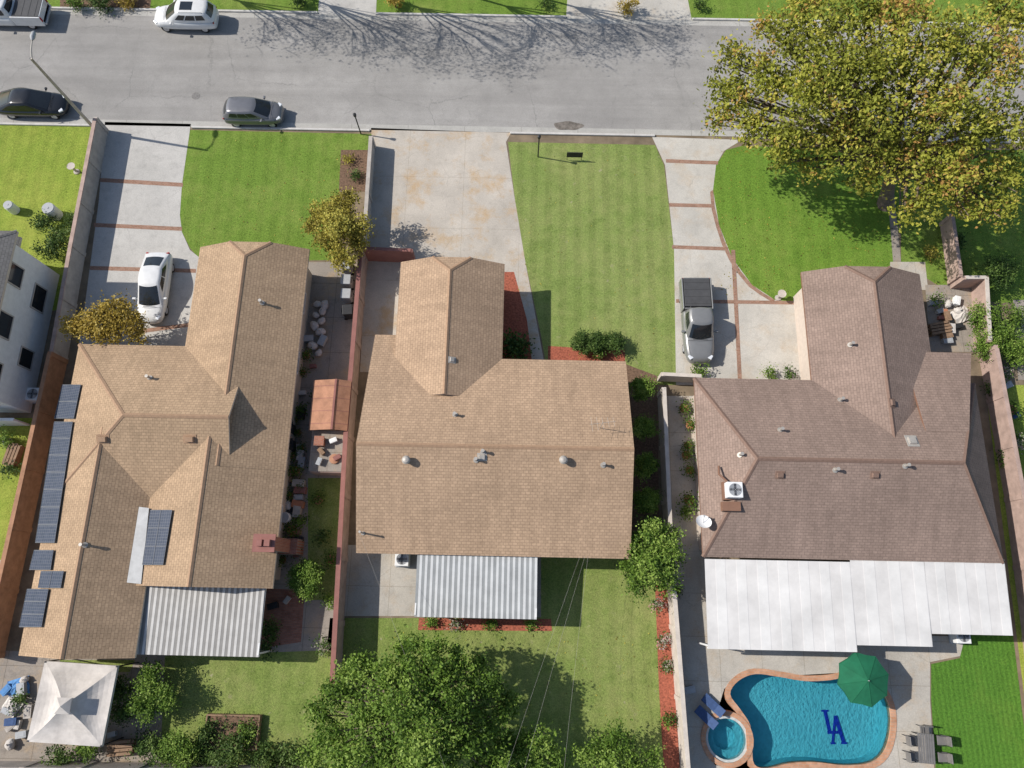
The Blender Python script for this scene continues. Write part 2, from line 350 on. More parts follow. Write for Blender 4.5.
sheet("oil_stain",[W(568,126)+Vector((math.cos(q)*1.05*(1+.1*math.sin(3*q+1)),math.sin(q)*.36*(1+.1*math.sin(5*q)),0)) for q in [i*.175 for i in range(36)]],.018,simple("stain",(.16,.14,.12),.5,3))
sheet("manhole_cover",[W(196,96)+Vector((math.cos(q)*.3,math.sin(q)*.3,0)) for q in [i*.35 for i in range(18)]],.018,simple("iron",(.2,.19,.18),.3,6))
# ---------------------------------------------------------------- pool
def ring(Pin,Pout,z0,z1,mb,mi=0):
    L=len(Pin)
    for i in range(L):
        a,b,c,e=Pin[i],Pin[(i+1)%L],Pout[(i+1)%L],Pout[i]
        u=lambda p,z:Vector((p.x,p.y,z))
        mb.poly([u(a,z1),u(b,z1),u(c,z1),u(e,z1)],mi); mb.poly([u(e,z0),u(c,z0),u(c,z1),u(e,z1)],mi); mb.poly([u(a,z0),u(b,z0),u(b,z1),u(a,z1)],mi)
gw=N("pool_water"); tr=gw.n("ShaderNodeBsdfTransparent"); tr.inputs[0].default_value=(.66,.88,.92,1)
gl=gw.n("ShaderNodeBsdfGlossy"); gl.inputs['Roughness'].default_value=.06
fr=gw.n("ShaderNodeFresnel"); fr.inputs[0].default_value=1.33; bp=gw.n("ShaderNodeBump"); bp.inputs['Strength'].default_value=.18; bp.inputs['Distance'].default_value=.03
gw.l(gw.noise(6,4,.6),bp.inputs['Height']); gw.l(bp.outputs[0],gl.inputs['Normal']); gw.l(bp.outputs[0],fr.inputs['Normal'])
mx=gw.n("ShaderNodeMixShader"); gw.l(fr.outputs[0],mx.inputs[0]); gw.l(tr.outputs[0],mx.inputs[1]); gw.l(gl.outputs[0],mx.inputs[2]); gw.l(mx.outputs[0],gw.t.nodes["Material Output"].inputs[0])
g=N("pool_plaster"); dn=g.n("ShaderNodeTexNoise"); dn.inputs['Scale'].default_value=3; dn.inputs['Detail'].default_value=4; g.l(g.tc.outputs['Object'],dn.inputs['Vector'])
vv=g.n("ShaderNodeTexVoronoi",feature='SMOOTH_F1'); vv.inputs['Scale'].default_value=4.5; g.l(g.mix(.6,g.tc.outputs['Object'],dn.outputs['Color'],'ADD'),vv.inputs['Vector'])
m_pl=g.out(g.mix(1.,g.ramp(g.noise(.35,3,.5),[(.3,(.125,.47,.55)),(.7,(.17,.55,.62))]),g.ramp(vv.outputs['Distance'],[(.1,.95),(.6,1.10)]),'MULTIPLY'),.8)
pool=thing("swimming_pool","freeform blue pool with orange brick coping and attached spa","swimming pool",W(800,720))
mb=MB(); ring(poolp,offs(poolp,.30),-.4,.05,mb); mb.build("coping",m_cop,pool)
mb=MB(); ring(spap,offs(spap,.26),-.4,.085,mb); 
spa=mb.build("spa_wall",m_cop,pool)
mb=MB(); ring(offs(spap,-.14),offs(spap,-.003),-.4,-.01,mb); mb.build("spa_tile",m_tile,pool)
def tubwall(P,z0,z1,name,mat):
    mb=MB();L=len(P)
    for i in range(L):
        a,b=P[i],P[(i+1)%L]; mb.poly([(a.x,a.y,z0),(b.x,b.y,z0),(b.x,b.y,z1),(a.x,a.y,z1)])
    tr=tessellate_polygon([[Vector((p.x,p.y,0)) for p in P]])
    for t in tr: mb.poly([(P[i].x,P[i].y,z0) for i in t])
    return mb.build(name,mat,pool)
tubwall(poolp,-1.3,-.3,"basin",m_pl); tubwall(spap,-.9,-.3,"basin",m_pl)
def flat(P,z,name,mat,par):
    mb=MB()
    for t in tessellate_polygon([[Vector((p.x,p.y,0)) for p in P]]):
        a,b,c=[P[i] for i in t]
        if (b-a).cross(c-a).z<0: b,c=c,b
        mb.poly([(p.x,p.y,z) for p in (a,b,c)])
    return mb.build(name,mat,par)
flat(poolp,-.10,"water_surface",gw.m,pool); flat(spap,-.06,"water_surface",gw.m,pool)
mb=MB(); ring(offs(spap,-.55),offs(spap,-.03),-.9,-.45,mb); mb.build("spa_bench",m_pl,pool)
mb=MB(); lc=W(834,727,-1.25); la=math.radians(2); k=[0]; KS=.8
m_logo=simple("royal_blue_tile",(.006,.03,.38),.1,4)
def stroke(x0,y0,x1,y1,wd):
    x0,y0,x1,y1=[q*KS for q in (x0*.8,y0,x1*.8,y1)]; wd*=.8
    k[0]+=1; a=Vector((x0,y0,0)); b=Vector((x1,y1,0)); R=Matrix.Rotation(la,3,'Z')
    p=(a+b)/2; L=(b-a).length; an=math.atan2(y1-y0,x1-x0)
    q=R@p; mb.box((lc.x+q.x,lc.y+q.y,-1.29+.012*k[0]),(L,wd,.01),an+la)
stroke(-.62,1.1,-.42,-.35,.26); stroke(-.95,1.08,-.3,1.08,.13); stroke(-.65,-.35,.4,-.35,.2); stroke(.36,-.4,.36,-.02,.13)
stroke(.22,.75,-.32,-1.05,.17); stroke(.22,.75,.68,-1.05,.27); stroke(-.52,-1.05,-.1,-1.05,.13); stroke(.42,-1.05,.95,-1.05,.13)
mb.build("floor_emblem",m_logo,pool,label="royal blue interlocking letters L and A set in pool floor")
# ---------------------------------------------------------------- roofs
RV=[];RF=[]
def roofparts(mb,wl,x0,x1,y0,y1,ze,zr,ax='y',e0='gable',e1='gable',run=None,clip=1.2,extra=None,th=.16):
    """rect roof; e0 = end at y0/x0, e1 = end at y1/x1"""
    if ax=='y': P=lambda a,b,z:Vector((a,b,z)); u0,u1,v0,v1=x0,x1,y0,y1
    else: P=lambda a,b,z:Vector((b,a,z)); u0,u1,v0,v1=y0,y1,x0,x1
    um=(u0+u1)/2; hw=(u1-u0)/2; s=(zr-ze)/hw; run=run or hw
    faces=[]
    def end(v,sg,typ):
        if typ=='gable': return [P(u0,v,ze),P(um,v,zr)],[P(u1,v,ze),P(um,v,zr)],None
        if typ=='hip':
            rr=P(um,v-sg*run,zr); return [P(u0,v,ze),rr],[P(u1,v,ze),rr],[P(u0,v,ze),P(u1,v,ze),rr]
        c=clip; zc=zr-c*s; rr=P(um,v-sg*c*.9,zr)
        return [P(u0,v,ze),P(um-c,v,zc),rr],[P(u1,v,ze),P(um+c,v,zc),rr],[P(um-c,v,zc),P(um+c,v,zc),rr]
    a0,b0,h0=end(v0,-1,e0); a1,b1,h1=end(v1,1,e1)
    faces.append(a0+a1[::-1]); faces.append(b0+b1[::-1])
    if h0: faces.append(h0)
    if h1: faces.append(h1)
    F2=[]
    for f in faces:
        n=Vector((0,0,0))
        for i in range(len(f)): n+=f[i].cross(f[(i+1)%len(f)])
        F2.append(f if n.z>0 else f[::-1])
    edges={}
    key=lambda p:(round(p.x,3),round(p.y,3),round(p.z,3))
    for fi,f in enumerate(F2):
        mb.poly(f,0); k=len(RV); RV.extend(f); RF.append(list(range(k,k+len(f))))
        mb.poly([p-Vector((0,0,th)) for p in f[::-1]],1)
        for i in range(len(f)):
            a,b=f[i],f[(i+1)%len(f)]; edges.setdefault(frozenset((key(a),key(b))),[]).append((a,b,fi))
    dn=Vector((0,0,-th))
    for e in edges.values():
        if len(e)==1: a,b,_=e[0]; mb.poly([a,a+dn,b+dn,b],1)
        else:
            for a,b,fi in e:
                f=F2[fi]; n=(f[1]-f[0]).cross(f[2]-f[0]).normalized(); t=(b-a).normalized(); dd=n.cross(t)
                up=Vector((0,0,.045)); mb.poly([a+up,b+up,b+dd*.12+n*.02,a+dd*.12+n*.02],2)
    i=.5; zi=ze+i*s-.12
    for u in(u0+i,u1-i): wl.poly([P(u,v0+i,0),P(u,v1-i,0),P(u,v1-i,zi),P(u,v0+i,zi)])
    for v,typ in((v0+i,e0),(v1-i,e1)):
        if typ=='gable': wl.poly([P(u0+i,v,0),P(u1-i,v,0),P(u1-i,v,zi),P(um,v,zr-.12),P(u0+i,v,zi)])
        elif typ=='hip': wl.poly([P(u0+i,v,0),P(u1-i,v,0),P(u1-i,v,ze+.1),P(u0+i,v,ze+.1)])
        else: zc=zr-clip*s-.12; wl.poly([P(u0+i,v,0),P(u1-i,v,0),P(u1-i,v,zi),P(um+clip,v,zc),P(um-clip,v,zc),P(u0+i,v,zi)])
def xr(a,b,y,z): return W(a,y,z).x,W(b,y,z).x
def plane(mb,f,th=.16):
    f=[Vector(p) for p in f]; n=(f[1]-f[0]).cross(f[2]-f[0])
    if n.z<0: f=f[::-1]
    mb.poly(f,0); k=len(RV); RV.extend(f); RF.append(list(range(k,k+len(f)))); dn=Vector((0,0,-th))
    for i in range(len(f)): mb.poly([f[i],f[i]+dn,f[(i+1)%len(f)]+dn,f[(i+1)%len(f)]],1)
E=2.8
# --- house C
hC=thing("house","tan shingle roofed single storey house with metal patio cover","house",W(495,480))
mb=MB(); wl=MB()
cx0,cx1=xr(357,630,540,E); cy0=W(495,556,E).y; cy1=W(560,360,E).y
roofparts(mb,wl,cx0,cx1,cy0,cy1,E,5.0,'x')
s_=(5.0-E)/((cy1-cy0)/2); cy2=W(380,334,2.3).y; xq=X(447,360,E); ze2=E-(cy2-cy1)*s_
plane(mb,[(cx0,cy1,E),(xq,cy1,E),(xq,cy2,ze2),(cx0,cy2,ze2)])
wl.box(((cx0+xq)/2,cy2-.5-.8,1.05),(xq-cx0-1,1.6,2.0))
gx0,gx1=xr(399,504,290,E); gy1=W(450,263,E).y
roofparts(mb,wl,gx0,gx1,cy1-2.6,gy1,E,4.15,'y','gable','jerk',clip=1.2)
rC=mb.build("roof",[m_shC,m_fas,m_capC],hC,uv=True); wl.build("wall",m_stC,hC)
def opening(par,name,c,w_,h_,axis,mt,label=None,frame=m_white):
    c=Vector(c); sz=(w_,.05,h_) if axis=='x' else (.05,w_,h_)
    o=MB().box(c,sz).build(name,mt,par,bevel=.008,label=label)
    fr=MB(); t=.08; dd=.09
    for sx in(-1,1):
        off=Vector((sx*(w_/2+t/2),0,0)) if axis=='x' else Vector((0,sx*(w_/2+t/2),0))
        fr.box(c+off,(t,dd,h_+2*t) if axis=='x' else (dd,t,h_+2*t))
        fr.box(c+Vector((0,0,sx*(h_/2+t/2))),(w_,dd*.96,t) if axis=='x' else (dd*.96,w_,t))
    fo=fr.build("frame",frame,o); return o
opening(hC,"garage_door",((gx0+gx1)/2,gy1-.48,1.1),4.9,2.1,'x',m_white)
for xx in (cx0+3,cx0+12.5,cx1-2.2): opening(hC,"window",(xx,cy0+.48,1.6),1.6,1.1,'x',m_glass)
opening(hC,"door",(cx0+9.2,cy0+.48,1.05),1.8,2.05,'x',m_glass)
for yy in (cy0+3,cy1-2.5): opening(hC,"window",(cx1-.48,yy,1.6),1.4,1.1,'y',m_glass); opening(hC,"window",(cx0+.48,yy,1.6),1.4,1.1,'y',m_glass)
opening(hC,"door",(cx0+9.7,cy1-.48,1.05),1.0,2.05,'x',m_wred)
def corr(name,x0,x1,y0,y1,z0,z1,pitch,amp,mat,par,label=None,sides=True):
    mb=MB(); n_=max(1,round((x1-x0)/pitch)); pitch=(x1-x0)/n_; pr=[]
    for i in range(n_):
        for a,h in((0,0),(.5,0),(.53,amp),(.97,amp)): pr.append((x0+(i+a)*pitch,h))
    pr.append((x1,0))
    for (a,h),(b,g_) in zip(pr,pr[1:]):
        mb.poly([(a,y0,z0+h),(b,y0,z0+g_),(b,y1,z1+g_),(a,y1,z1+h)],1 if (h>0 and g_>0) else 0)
    o=mb.build(name,mat,par,label=label)
    b=MB().box(((x0+x1)/2,y0+.05,z0-.1),(x1-x0,.09,.16))
    if sides: b.box((x0+.04,(y0+y1)/2,(z0+z1)/2-.12),(.07,(y1-y0)-.2,.12)).box((x1-.04,(y0+y1)/2,(z0+z1)/2-.12),(.07,(y1-y0)-.2,.12))
    b.build("frame",m_white,o)
    n=max(2,int((x1-x0)/3)+1)
    for i in range(n):
        xx=x0+.12+(x1-x0-.24)*i/(n-1); MB().box((xx,y0+.15,(z0-.15)/2),(.09,.09,z0-.17)).build("post",m_white,o)
    return o
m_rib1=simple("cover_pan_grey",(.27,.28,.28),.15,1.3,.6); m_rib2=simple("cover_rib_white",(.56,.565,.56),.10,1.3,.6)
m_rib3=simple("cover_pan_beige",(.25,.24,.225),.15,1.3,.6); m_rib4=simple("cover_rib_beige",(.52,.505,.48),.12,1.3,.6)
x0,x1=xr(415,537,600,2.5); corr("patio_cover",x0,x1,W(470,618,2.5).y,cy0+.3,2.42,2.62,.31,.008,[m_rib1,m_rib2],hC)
# --- house B
hB=thing("house","sandy shingle roofed house with many gables and solar panels","house",W(165,480))
mb=MB(); wl=MB(); EB=2.75
b1x0,b1x1=xr(198,308,262,EB); b1y1=W(250,248,EB).y; S1=.40; h1=(b1x1-b1x0)/2
b3x0,b3x1=xr(18,135,655,EB); b3y0=W(80,657,EB).y; b2y1=W(130,345,EB).y; b2y0=W(130,505,EB).y
b4x0=W(129,585,EB).x; b4x1=b1x1-.02; b4y0=W(200,587,EB).y; h4=(b4x1-b4x0)/2
roofparts(mb,wl,b1x0,b1x1,W(250,470,EB).y,b1y1,EB,EB+S1*h1,'y','gable','jerk',clip=1.3)
s3=(4.14-EB)/((b3x1-b3x0)/2); s2=(4.75-EB)/((b2y1-b2y0)/2)
roofparts(mb,wl,b3x0,X(232,430,4.),b2y0,b2y1,EB,4.75,'x','hip','gable',run=(4.75-EB)/s3)
roofparts(mb,wl,b3x0+.012,b3x1,b3y0,b2y0+4.2,EB-.02,4.12,'y','gable','gable')
roofparts(mb,wl,b4x0,b4x1,b4y0,b2y0+S1*h4/s2-.05,EB-.02,EB-.02+S1*h4,'y','gable','gable')
rB=mb.build("roof",[m_shB,m_fas,m_capC],hB,uv=True); wl.build("wall",m_stC,hB)
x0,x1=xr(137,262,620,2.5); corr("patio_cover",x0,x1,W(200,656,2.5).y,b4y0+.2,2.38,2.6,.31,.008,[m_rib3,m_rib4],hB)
opening(hB,"garage_door",((b1x0+b1x1)/2,b1y1-.48,1.1),4.8,2.1,'x',m_stW)
for yy in (b1y1-3,b1y1-7,b4y0+4): opening(hB,"window",((b1x1 if yy>b4y0+5 else b4x1)-.48,yy,1.6),1.3,1.0,'y',m_glass)
for yy in (b3y0+3,b3y0+8,b3y0+13): opening(hB,"window",(b3x0+.5,yy,1.6),1.3,1.0,'y',m_glass)
opening(hB,"window",((b3x0+b3x1)/2,b3y0+.48,1.6),1.8,1.1,'x',m_glass)
cz=3.12; q=[W(149,508,cz),W(124,505,cz),W(122,582,cz),W(141,584,cz)]
o=MB().poly(q[::-1]).build("roof_patch",m_flash,rB,label="pale grey flat roofing between two gables")
# --- house D
hD=thing("house","brown hip roofed house with white patio cover by a pool","house",W(860,480))
mb=MB(); wl=MB()
dx0,dx1=xr(703,1003,558,E); dy0=W(850,560,E).y; dy1=W(760,379,E).y
roofparts(mb,wl,dx0,dx1,dy0,dy1,E,5.0,'x','hip','hip',run=2.7)
ex0,ex1=xr(803,922,290,E); ey1=W(860,273,E).y
roofparts(mb,wl,ex0,ex1,dy1-4.6,ey1,E-.01,4.35,'y','gable','jerk',clip=1.4)
fx0=W(903,365,E).x; fy1=W(940,353,E).y; sN=(5.0-E)/((dy1-dy0)/2); yb_=dy1-3.3; zb_=E+3.3*sN+.02
plane(mb,[(fx0,fy1,2.95),(dx1-.02,fy1,2.95),(dx1-(zb_-E)/(2.2/2.7)+.05,yb_,zb_),(fx0,yb_,zb_)])
wl.box(((fx0+dx1)/2,(fy1+dy1)/2-.6,1.35),(dx1-fx0-1.,fy1-dy1+.4,2.7))
rD=mb.build("roof",[m_shD,m_fasb,m_capD],hD,uv=True); wl.build("wall",m_stD,hD)
opening(hD,"garage_door",((ex0+ex1)/2,ey1-.48,1.1),4.9,2.1,'x',m_stW)
for xx in (dx0+3,dx0+8,dx1-3): opening(hD,"window",(xx,dy0+.48,1.6),1.7,1.1,'x',m_glass)
opening(hD,"door",(dx0+11,dy0+.48,1.05),1.8,2.05,'x',m_glass)
for yy in (dy0+3,dy1-3): opening(hD,"window",(dx0+.48,yy,1.6),1.3,1.,'y',m_glass)
opening(hD,"window",(dx0+3,dy1-.48,1.6),1.8,1.1,'x',m_glass)
m_cov1=simple("cover_weathered_white",(.62,.60,.575),.16,.5,.6); m_cov2=simple("cover_white",(.65,.635,.61),.14,.5,.6)
def pcov(a,b,yt,yb,z0,z1):
    x0,x1=xr(a,b,610,z0); corr("patio_cover",x0,x1,W(850,yb,z0).y,W(850,yt,z1).y,z0,z1,1.22,.006,[m_cov1,m_cov2],hD,sides=False)
pcov(706,853,562,652,2.50,2.74); pcov(853,928,556,645,2.50,2.76); pcov(928,1009,556,632,2.50,2.78)
# --- house A two storey, far left
hA=thing("house","white stucco two storey house with dark grey roof","house",W(10,340))
mb=MB(); wl=MB()
ax1=X(50,340); ay0=W(30,416).y; ay1=W(45,272).y
roofparts(mb,wl,ax1-10,ax1+.25,ay0-.3,ay1+.3,5.2,6.6,'y','hip','hip',run=3)
roofparts(mb,wl,ax1-9,ax1-1.2,ay1-1,W(10,236,3).y,2.9,4.2,'y','gable','gable')
mb.build("roof",[m_shA,m_fas,m_shA],hA,uv=True); wl.build("wall",m_stW,hA)
for yy,zz,ww in ((ay1-2,3.9,1.2),(ay1-5.2,3.9,1.4),(ay1-8,3.9,1.0),(ay1-2.5,1.5,1.5),(ay1-6.5,1.5,1.1)): opening(hA,"window",(ax1-.23,yy,zz),ww,1.1,'y',m_glass,frame=m_wgrey)
BV=BVHTree.FromPolygons([tuple(v) for v in RV],RF)
def RC(px,py):
    r=ray(px,py).normalized(); h=BV.ray_cast(Vector((0,0,H)),r)
    if h[0] is None: return W(px,py,3.),Vector((0,0,1))
    n=h[1]; return h[0],(n if n.z>0 else -n)
def pipe(px,py,par,h=.4,r=.07,mat=m_vent):
    p,n=RC(px,py); MB().tube([p-Vector((0,0,.1)),p+Vector((0,0,h))],r,10).tube([p-n*.02,p+n*.05],r*2.2,10).tube([p+Vector((0,0,h)),p+Vector((0,0,h+.06))],r*1.4,10).build("vent_pipe",mat,par)
def turbine(px,py,par):
    p,n=RC(px,py); mb=MB(); mb.tube([p-Vector((0,0,.1)),p+Vector((0,0,.25))],.14,12)
    q=p+Vector((0,0,.22)); mb.tube([q,q+Vector((0,0,.07)),q+Vector((0,0,.18)),q+Vector((0,0,.27)),q+Vector((0,0,.3))],[.14,.22,.24,.16,.04],14); mb.build("turbine_vent",m_vent,par)
def boxvent(px,py,par,mat=m_capC,s=(.55,.35,.2)):
    p,n=RC(px,py); q=n.to_track_quat('Z','Y').to_matrix(); mb=MB(); mb.box(p+n*s[2]*.4,s,M=q,top=.8); mb.box(p+n*.01,(s[0]*1.35,s[1]*1.5,.03),M=q); mb.build("box_vent",mat,par,bevel=.02)
for a,b in((407,461),(563,461)): turbine(a,b,rC)
for a,b in((603,465),(455,415),(483,452),(476,460)): pipe(a,b,rC)
boxvent(482,457,rC,m_vent,(.4,.3,.15)); boxvent(452,360,rC,m_vent,(.3,.3,.12))
pipe(363,533,rC,.9,.05)
for a,b in((103,439),(190,439)): boxvent(a,b,rB)
for a,b in((262,303),(85,545),(150,378)): pipe(a,b,rB)
for a,b in((780,430),(840,400),(905,466),(835,470),(740,455),(850,345)): pipe(a,b,rD)
boxvent(912,441,rD,m_vent,(.5,.5,.15))
for a,b in((875,475),(780,475),(892,403)): boxvent(a,b,rD,m_capD,(.4,.3,.15))
p,n=RC(600,428); mb=MB(); mb.tube([p,p+Vector((0,0,1.4))],.02,6); q=p+Vector((0,0,1.3)); mb.tube([q+Vector((-.7,-.1,0)),q+Vector((.7,.1,0))],.010,5)
for i in range(5):
    c=q+Vector((-.6+.3*i,-.09+.04*i,.01)); L=.4-.04*i; mb.tube([c+Vector((.05,-L,0)),c+Vector((-.05,L,0))],.007,5)
mb.build("antenna",m_vent,rC)
cx,cy=X(275,545,2.6),W(275,545,2.6).y
mb=MB(); mb.box((cx,cy,2.2),(1.0,.75,4.4)).box((cx+.15,cy,.7),(1.5,.9,1.4)); ch=mb.build("chimney",m_chim,rB,bevel=.02)
MB().box((cx,cy,4.44),(1.2,.95,.12)).box((cx-.2,cy,4.6),(.3,.35,.25)).box((cx+.22,cy,4.6),(.3,.35,.25)).build("chimney_cap",m_wred,rB)
def acmesh(par,c,s=.9,h=.8,world=True):
    c=Vector(c); b=MB().box(c+Vector((0,0,h/2)),(s,s,h)).box(c+Vector((0,0,.03)),(s*1.15,s*1.15,.05),mi=1); o=b.build("casing",[m_white,m_plg],par,world=world,bevel=.03)
    gr=MB()
    for r in(.1,.18,.26,.34): gr.tube([c+Vector((math.cos(q)*r*s/.9,math.sin(q)*r*s/.9,h+.03)) for q in [i*2*math.pi/20 for i in range(21)]],.01,5,cap=False)
    gr.tube([c+Vector((0,0,h+.001)),c+Vector((0,0,h+.008))],.37*s/.9,20,1); gr.build("fan_grille",[m_chrome,m_plg],par,world=world)
    fb=MB()
    for i in range(4): fb.box(c+Vector((math.cos(i*1.571)*.17,math.sin(i*1.571)*.17,h+.016)),(.28,.12,.01),i*1.571)
    fb.build("fan_blade",m_dark,par,world=world)
p,n=RC(732,491); ac=thing("air_conditioner","boxy white rooftop air conditioning unit on brown shingles","air conditioner",p); acmesh(ac,(0,0,.0),.85,.6,False)
MB().box((0,0,-.1),(1.0,1.0,.35)).box((-.1,-.85,-.1),(1.0,.5,.4)).tube([(-.3,.5,.2),(-.7,.9,.1),(-.6,1.4,-.2)],.06,8).build("mounting_base",m_fasb,ac,world=False)
p,n=RC(706,524); p=p+Vector((-.3,0,-.1)); dish=thing("satellite_dish","round white satellite dish at the eave of the brown roof","satellite dish",p)
mb=MB(); K=[]
for i in range(5):
    r=.42*i/4+.01; K.append([Vector((r*math.cos(q),r*math.sin(q),.35*r*r/.18*.4)) for q in [j*2*math.pi/18 for j in range(18)]])
Rm=Matrix.Rotation(math.radians(-30),3,'X')
for i in range(4):
    for j in range(18): mb.poly([Rm@K[i][j]+Vector((0,0,.7)),Rm@K[i][(j+1)%18]+Vector((0,0,.7)),Rm@K[i+1][(j+1)%18]+Vector((0,0,.7)),Rm@K[i+1][j]+Vector((0,0,.7))])
mb.build("reflector",m_white,dish,world=False); MB().tube([(0,0,0),(0,0,.65)],.03,8).build("mast",m_vent,dish,world=False); MB().tube([(0,0,.68),(0,.35,1.0)],.015,6).box((0,.36,1.02),(.08,.08,.1)).build("receiver_arm",m_plg,dish,world=False)
# solar panels, laid on the plane of the slope they are mounted on
g=N("solar_cells"); b=g.n("ShaderNodeTexBrick"); b.offset=0; b.inputs['Scale'].default_value=1; b.inputs['Brick Width'].default_value=.166; b.inputs['Row Height'].default_value=.166; b.inputs['Mortar Size'].default_value=.006
b.inputs['Color1'].default_value=(.03,.045,.075,1); b.inputs['Color2'].default_value=(.045,.06,.095,1); b.inputs['Mortar'].default_value=(.16,.17,.19,1); g.l(g.tc.outputs['UV'],b.inputs['Vector'])
m_sol=g.out(b.outputs['Color'],.5,0,.2)
def solar(pts,nu,nv,ref):
    P0,n=RC(*ref); C=[]
    for a,b in pts:
        r=ray(a,b); t=(P0-Vector((0,0,H))).dot(n)/r.dot(n); C.append(Vector((0,0,H))+r*t+n*.12)
    bl=lambda u,v:(C[0]*(1-u)+C[1]*u)*(1-v)+(C[3]*(1-u)+C[2]*u)*v
    for i in range(nu):
        for j in range(nv):
            e=.018; q=[bl((i+e)/nu,(j+e)/nv),bl((i+1-e)/nu,(j+e)/nv),bl((i+1-e)/nu,(j+1-e)/nv),bl((i+e)/nu,(j+1-e)/nv)]
            mb=MB().poly(q[::-1]); o=mb.build("solar_panel",m_sol,rB,uv=True)
            fm=MB()
            for a_,b_ in zip(q,q[1:]+q[:1]): fm.tube([a_,b_],.018,4)
            fm.build("panel_frame",m_alu,o)
WR=(50,600)
solar([(64,385),(83,385),(76,419),(56,419)],1,2,WR)
solar([(56,422),(75,422),(57,543),(37,543)],1,7,WR)
solar([(36,550),(56,550),(53,570),(31,570)],1,1,WR); solar([(43,571),(66,571),(63,588),(40,588)],2,1,WR)
solar([(29,589),(51,589),(44,627),(21,627)],1,3,WR)
solar([(152,510),(174,510),(165,565),(144,565)],2,3,(158,540))
# ---------------------------------------------------------------- walls
def wall(pts,h,th,mat,label,cap=None,name="boundary_wall"):
    P=PX(pts); t=thing(name,label,"wall",P[0]); mb=MB(); cp=MB()
    for i,(a,b) in enumerate(zip(P,P[1:])):
        dd=b-a; L=dd.length; an=math.atan2(dd.y,dd.x); c=(a+b)/2
        mb.box((c.x,c.y,h/2),(L-(.002*i),th,h),an); cp.box((c.x,c.y,h+.03+.003*i),(L+.02,th+.07,.06),an)
        k=int(L/3)
        for j in range(k+1):
            q=a+dd*(j/max(k,1)); mb.box((q.x,q.y,(h+.005)/2),(th+.1,th+.1,h+.005),an)
    mb.build("wall_panel",mat,t); cp.build("coping",cap or mat,t)
wall([(107,132),(84,255),(66,360)],1.5,.18,m_wgrey,"grey block wall beside the driveway",m_wpink)
wall([(66,362),(3,655)],1.7,.18,m_wterra,"terracotta painted wall along the solar panelled house")
wall([(374,148),(367,258)],1.2,.18,m_wgrey,"low grey block wall beside tan driveway")
wall([(366,262),(352,440),(339,690)],1.75,.2,m_wpink,"tall pinkish block wall between two back yards",m_wred)
wall([(366,260),(414,262)],1.7,.15,m_wred,"short red brown wall closing the side yard")
wall([(659,396),(666,560),(682,770),(686,860)],1.6,.16,m_wwhite,"off white block wall beside narrow concrete path")
wall([(659,380),(696,382)],1.3,.15,m_wwhite,"short off white wall at end of driveway")
wall([(941,225),(949,283)],1.3,.16,m_wpink,"short pinkish wall by the front lawn")
wall([(952,287),(972,287),(975,348)],1.5,.16,m_wpink,"pinkish courtyard wall around stacked clutter",m_wwhite)
wall([(980,355),(1006,500),(1024,640),(1046,860)],1.6,.18,m_wpink,"pinkish block wall beside bright green lawn")
wall([(-70,762),(150,764),(312,768)],1.6,.18,m_wgrey,"grey block wall behind the garden shrubs")
wall([(0,425),(30,425)],1.5,.1,m_white,"white fence panel behind two storey house")
# ---------------------------------------------------------------- foliage
def leafmesh(lobes,leaf,dens,per,squash=.8,bias=.9,spread=1.):
    C=[];T_=[]
    for (c,r) in lobes:
        lt=random.uniform(-.18,.18)
        n=max(4,int(dens*r*r)); dv=rng.normal(size=(n,3)); dv/=np.linalg.norm(dv,axis=1)[:,None]
        rad=r*rng.random(n)**(1/2.4)*(0.8+.4*rng.random(n)); p=np.array(c)+dv*rad[:,None]*np.array([1,1,squash])
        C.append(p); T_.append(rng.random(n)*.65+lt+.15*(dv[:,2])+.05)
    C=np.concatenate(C); T_=np.concatenate(T_); n=len(C)
    cr=(leaf*2.1*spread)*(0.5+1.0*rng.random(n))
    P=np.repeat(C,per,0)+rng.normal(size=(n*per,3))*np.repeat(cr,per)[:,None]*np.array([1,1,.6])*.75
    t=np.repeat(T_,per)+rng.random(n*per)*.35; k=P[:,2]>.03; P=P[k];t=np.clip(t[k],0,1); n=len(P)
    nn=rng.normal(size=(n,3)); nn[:,2]=np.abs(nn[:,2])+bias*.6; nn/=np.linalg.norm(nn,axis=1)[:,None]
    u=np.cross(nn,rng.normal(size=(n,3))); u/=np.linalg.norm(u,axis=1)[:,None]; v=np.cross(nn,u)
    s=(leaf*.5*(.6+.8*rng.random(n)))[:,None]
    V=np.stack([P-u*s,P-v*s*.55,P+u*s,P+v*s*.55],1).reshape(-1,3); return V,t
def leafobj(name,V,t,mat,parent=None):
    n=len(t); me=bpy.data.meshes.new(name); me.vertices.add(n*4); me.vertices.foreach_set("co",V.astype(np.float32).ravel())
    me.loops.add(n*4); me.loops.foreach_set("vertex_index",np.arange(n*4,dtype=np.int32))
    me.polygons.add(n); me.polygons.foreach_set("loop_start",np.arange(0,n*4,4,dtype=np.int32)); me.polygons.foreach_set("loop_total",np.full(n,4,dtype=np.int32))
    at=me.attributes.new("tint",'FLOAT','FACE'); at.data.foreach_set("value",t.astype(np.float32)); me.materials.append(mat); me.update(calc_edges=True)
    o=bpy.data.objects.new(name,me); COL.objects.link(o); o.parent=parent; return o
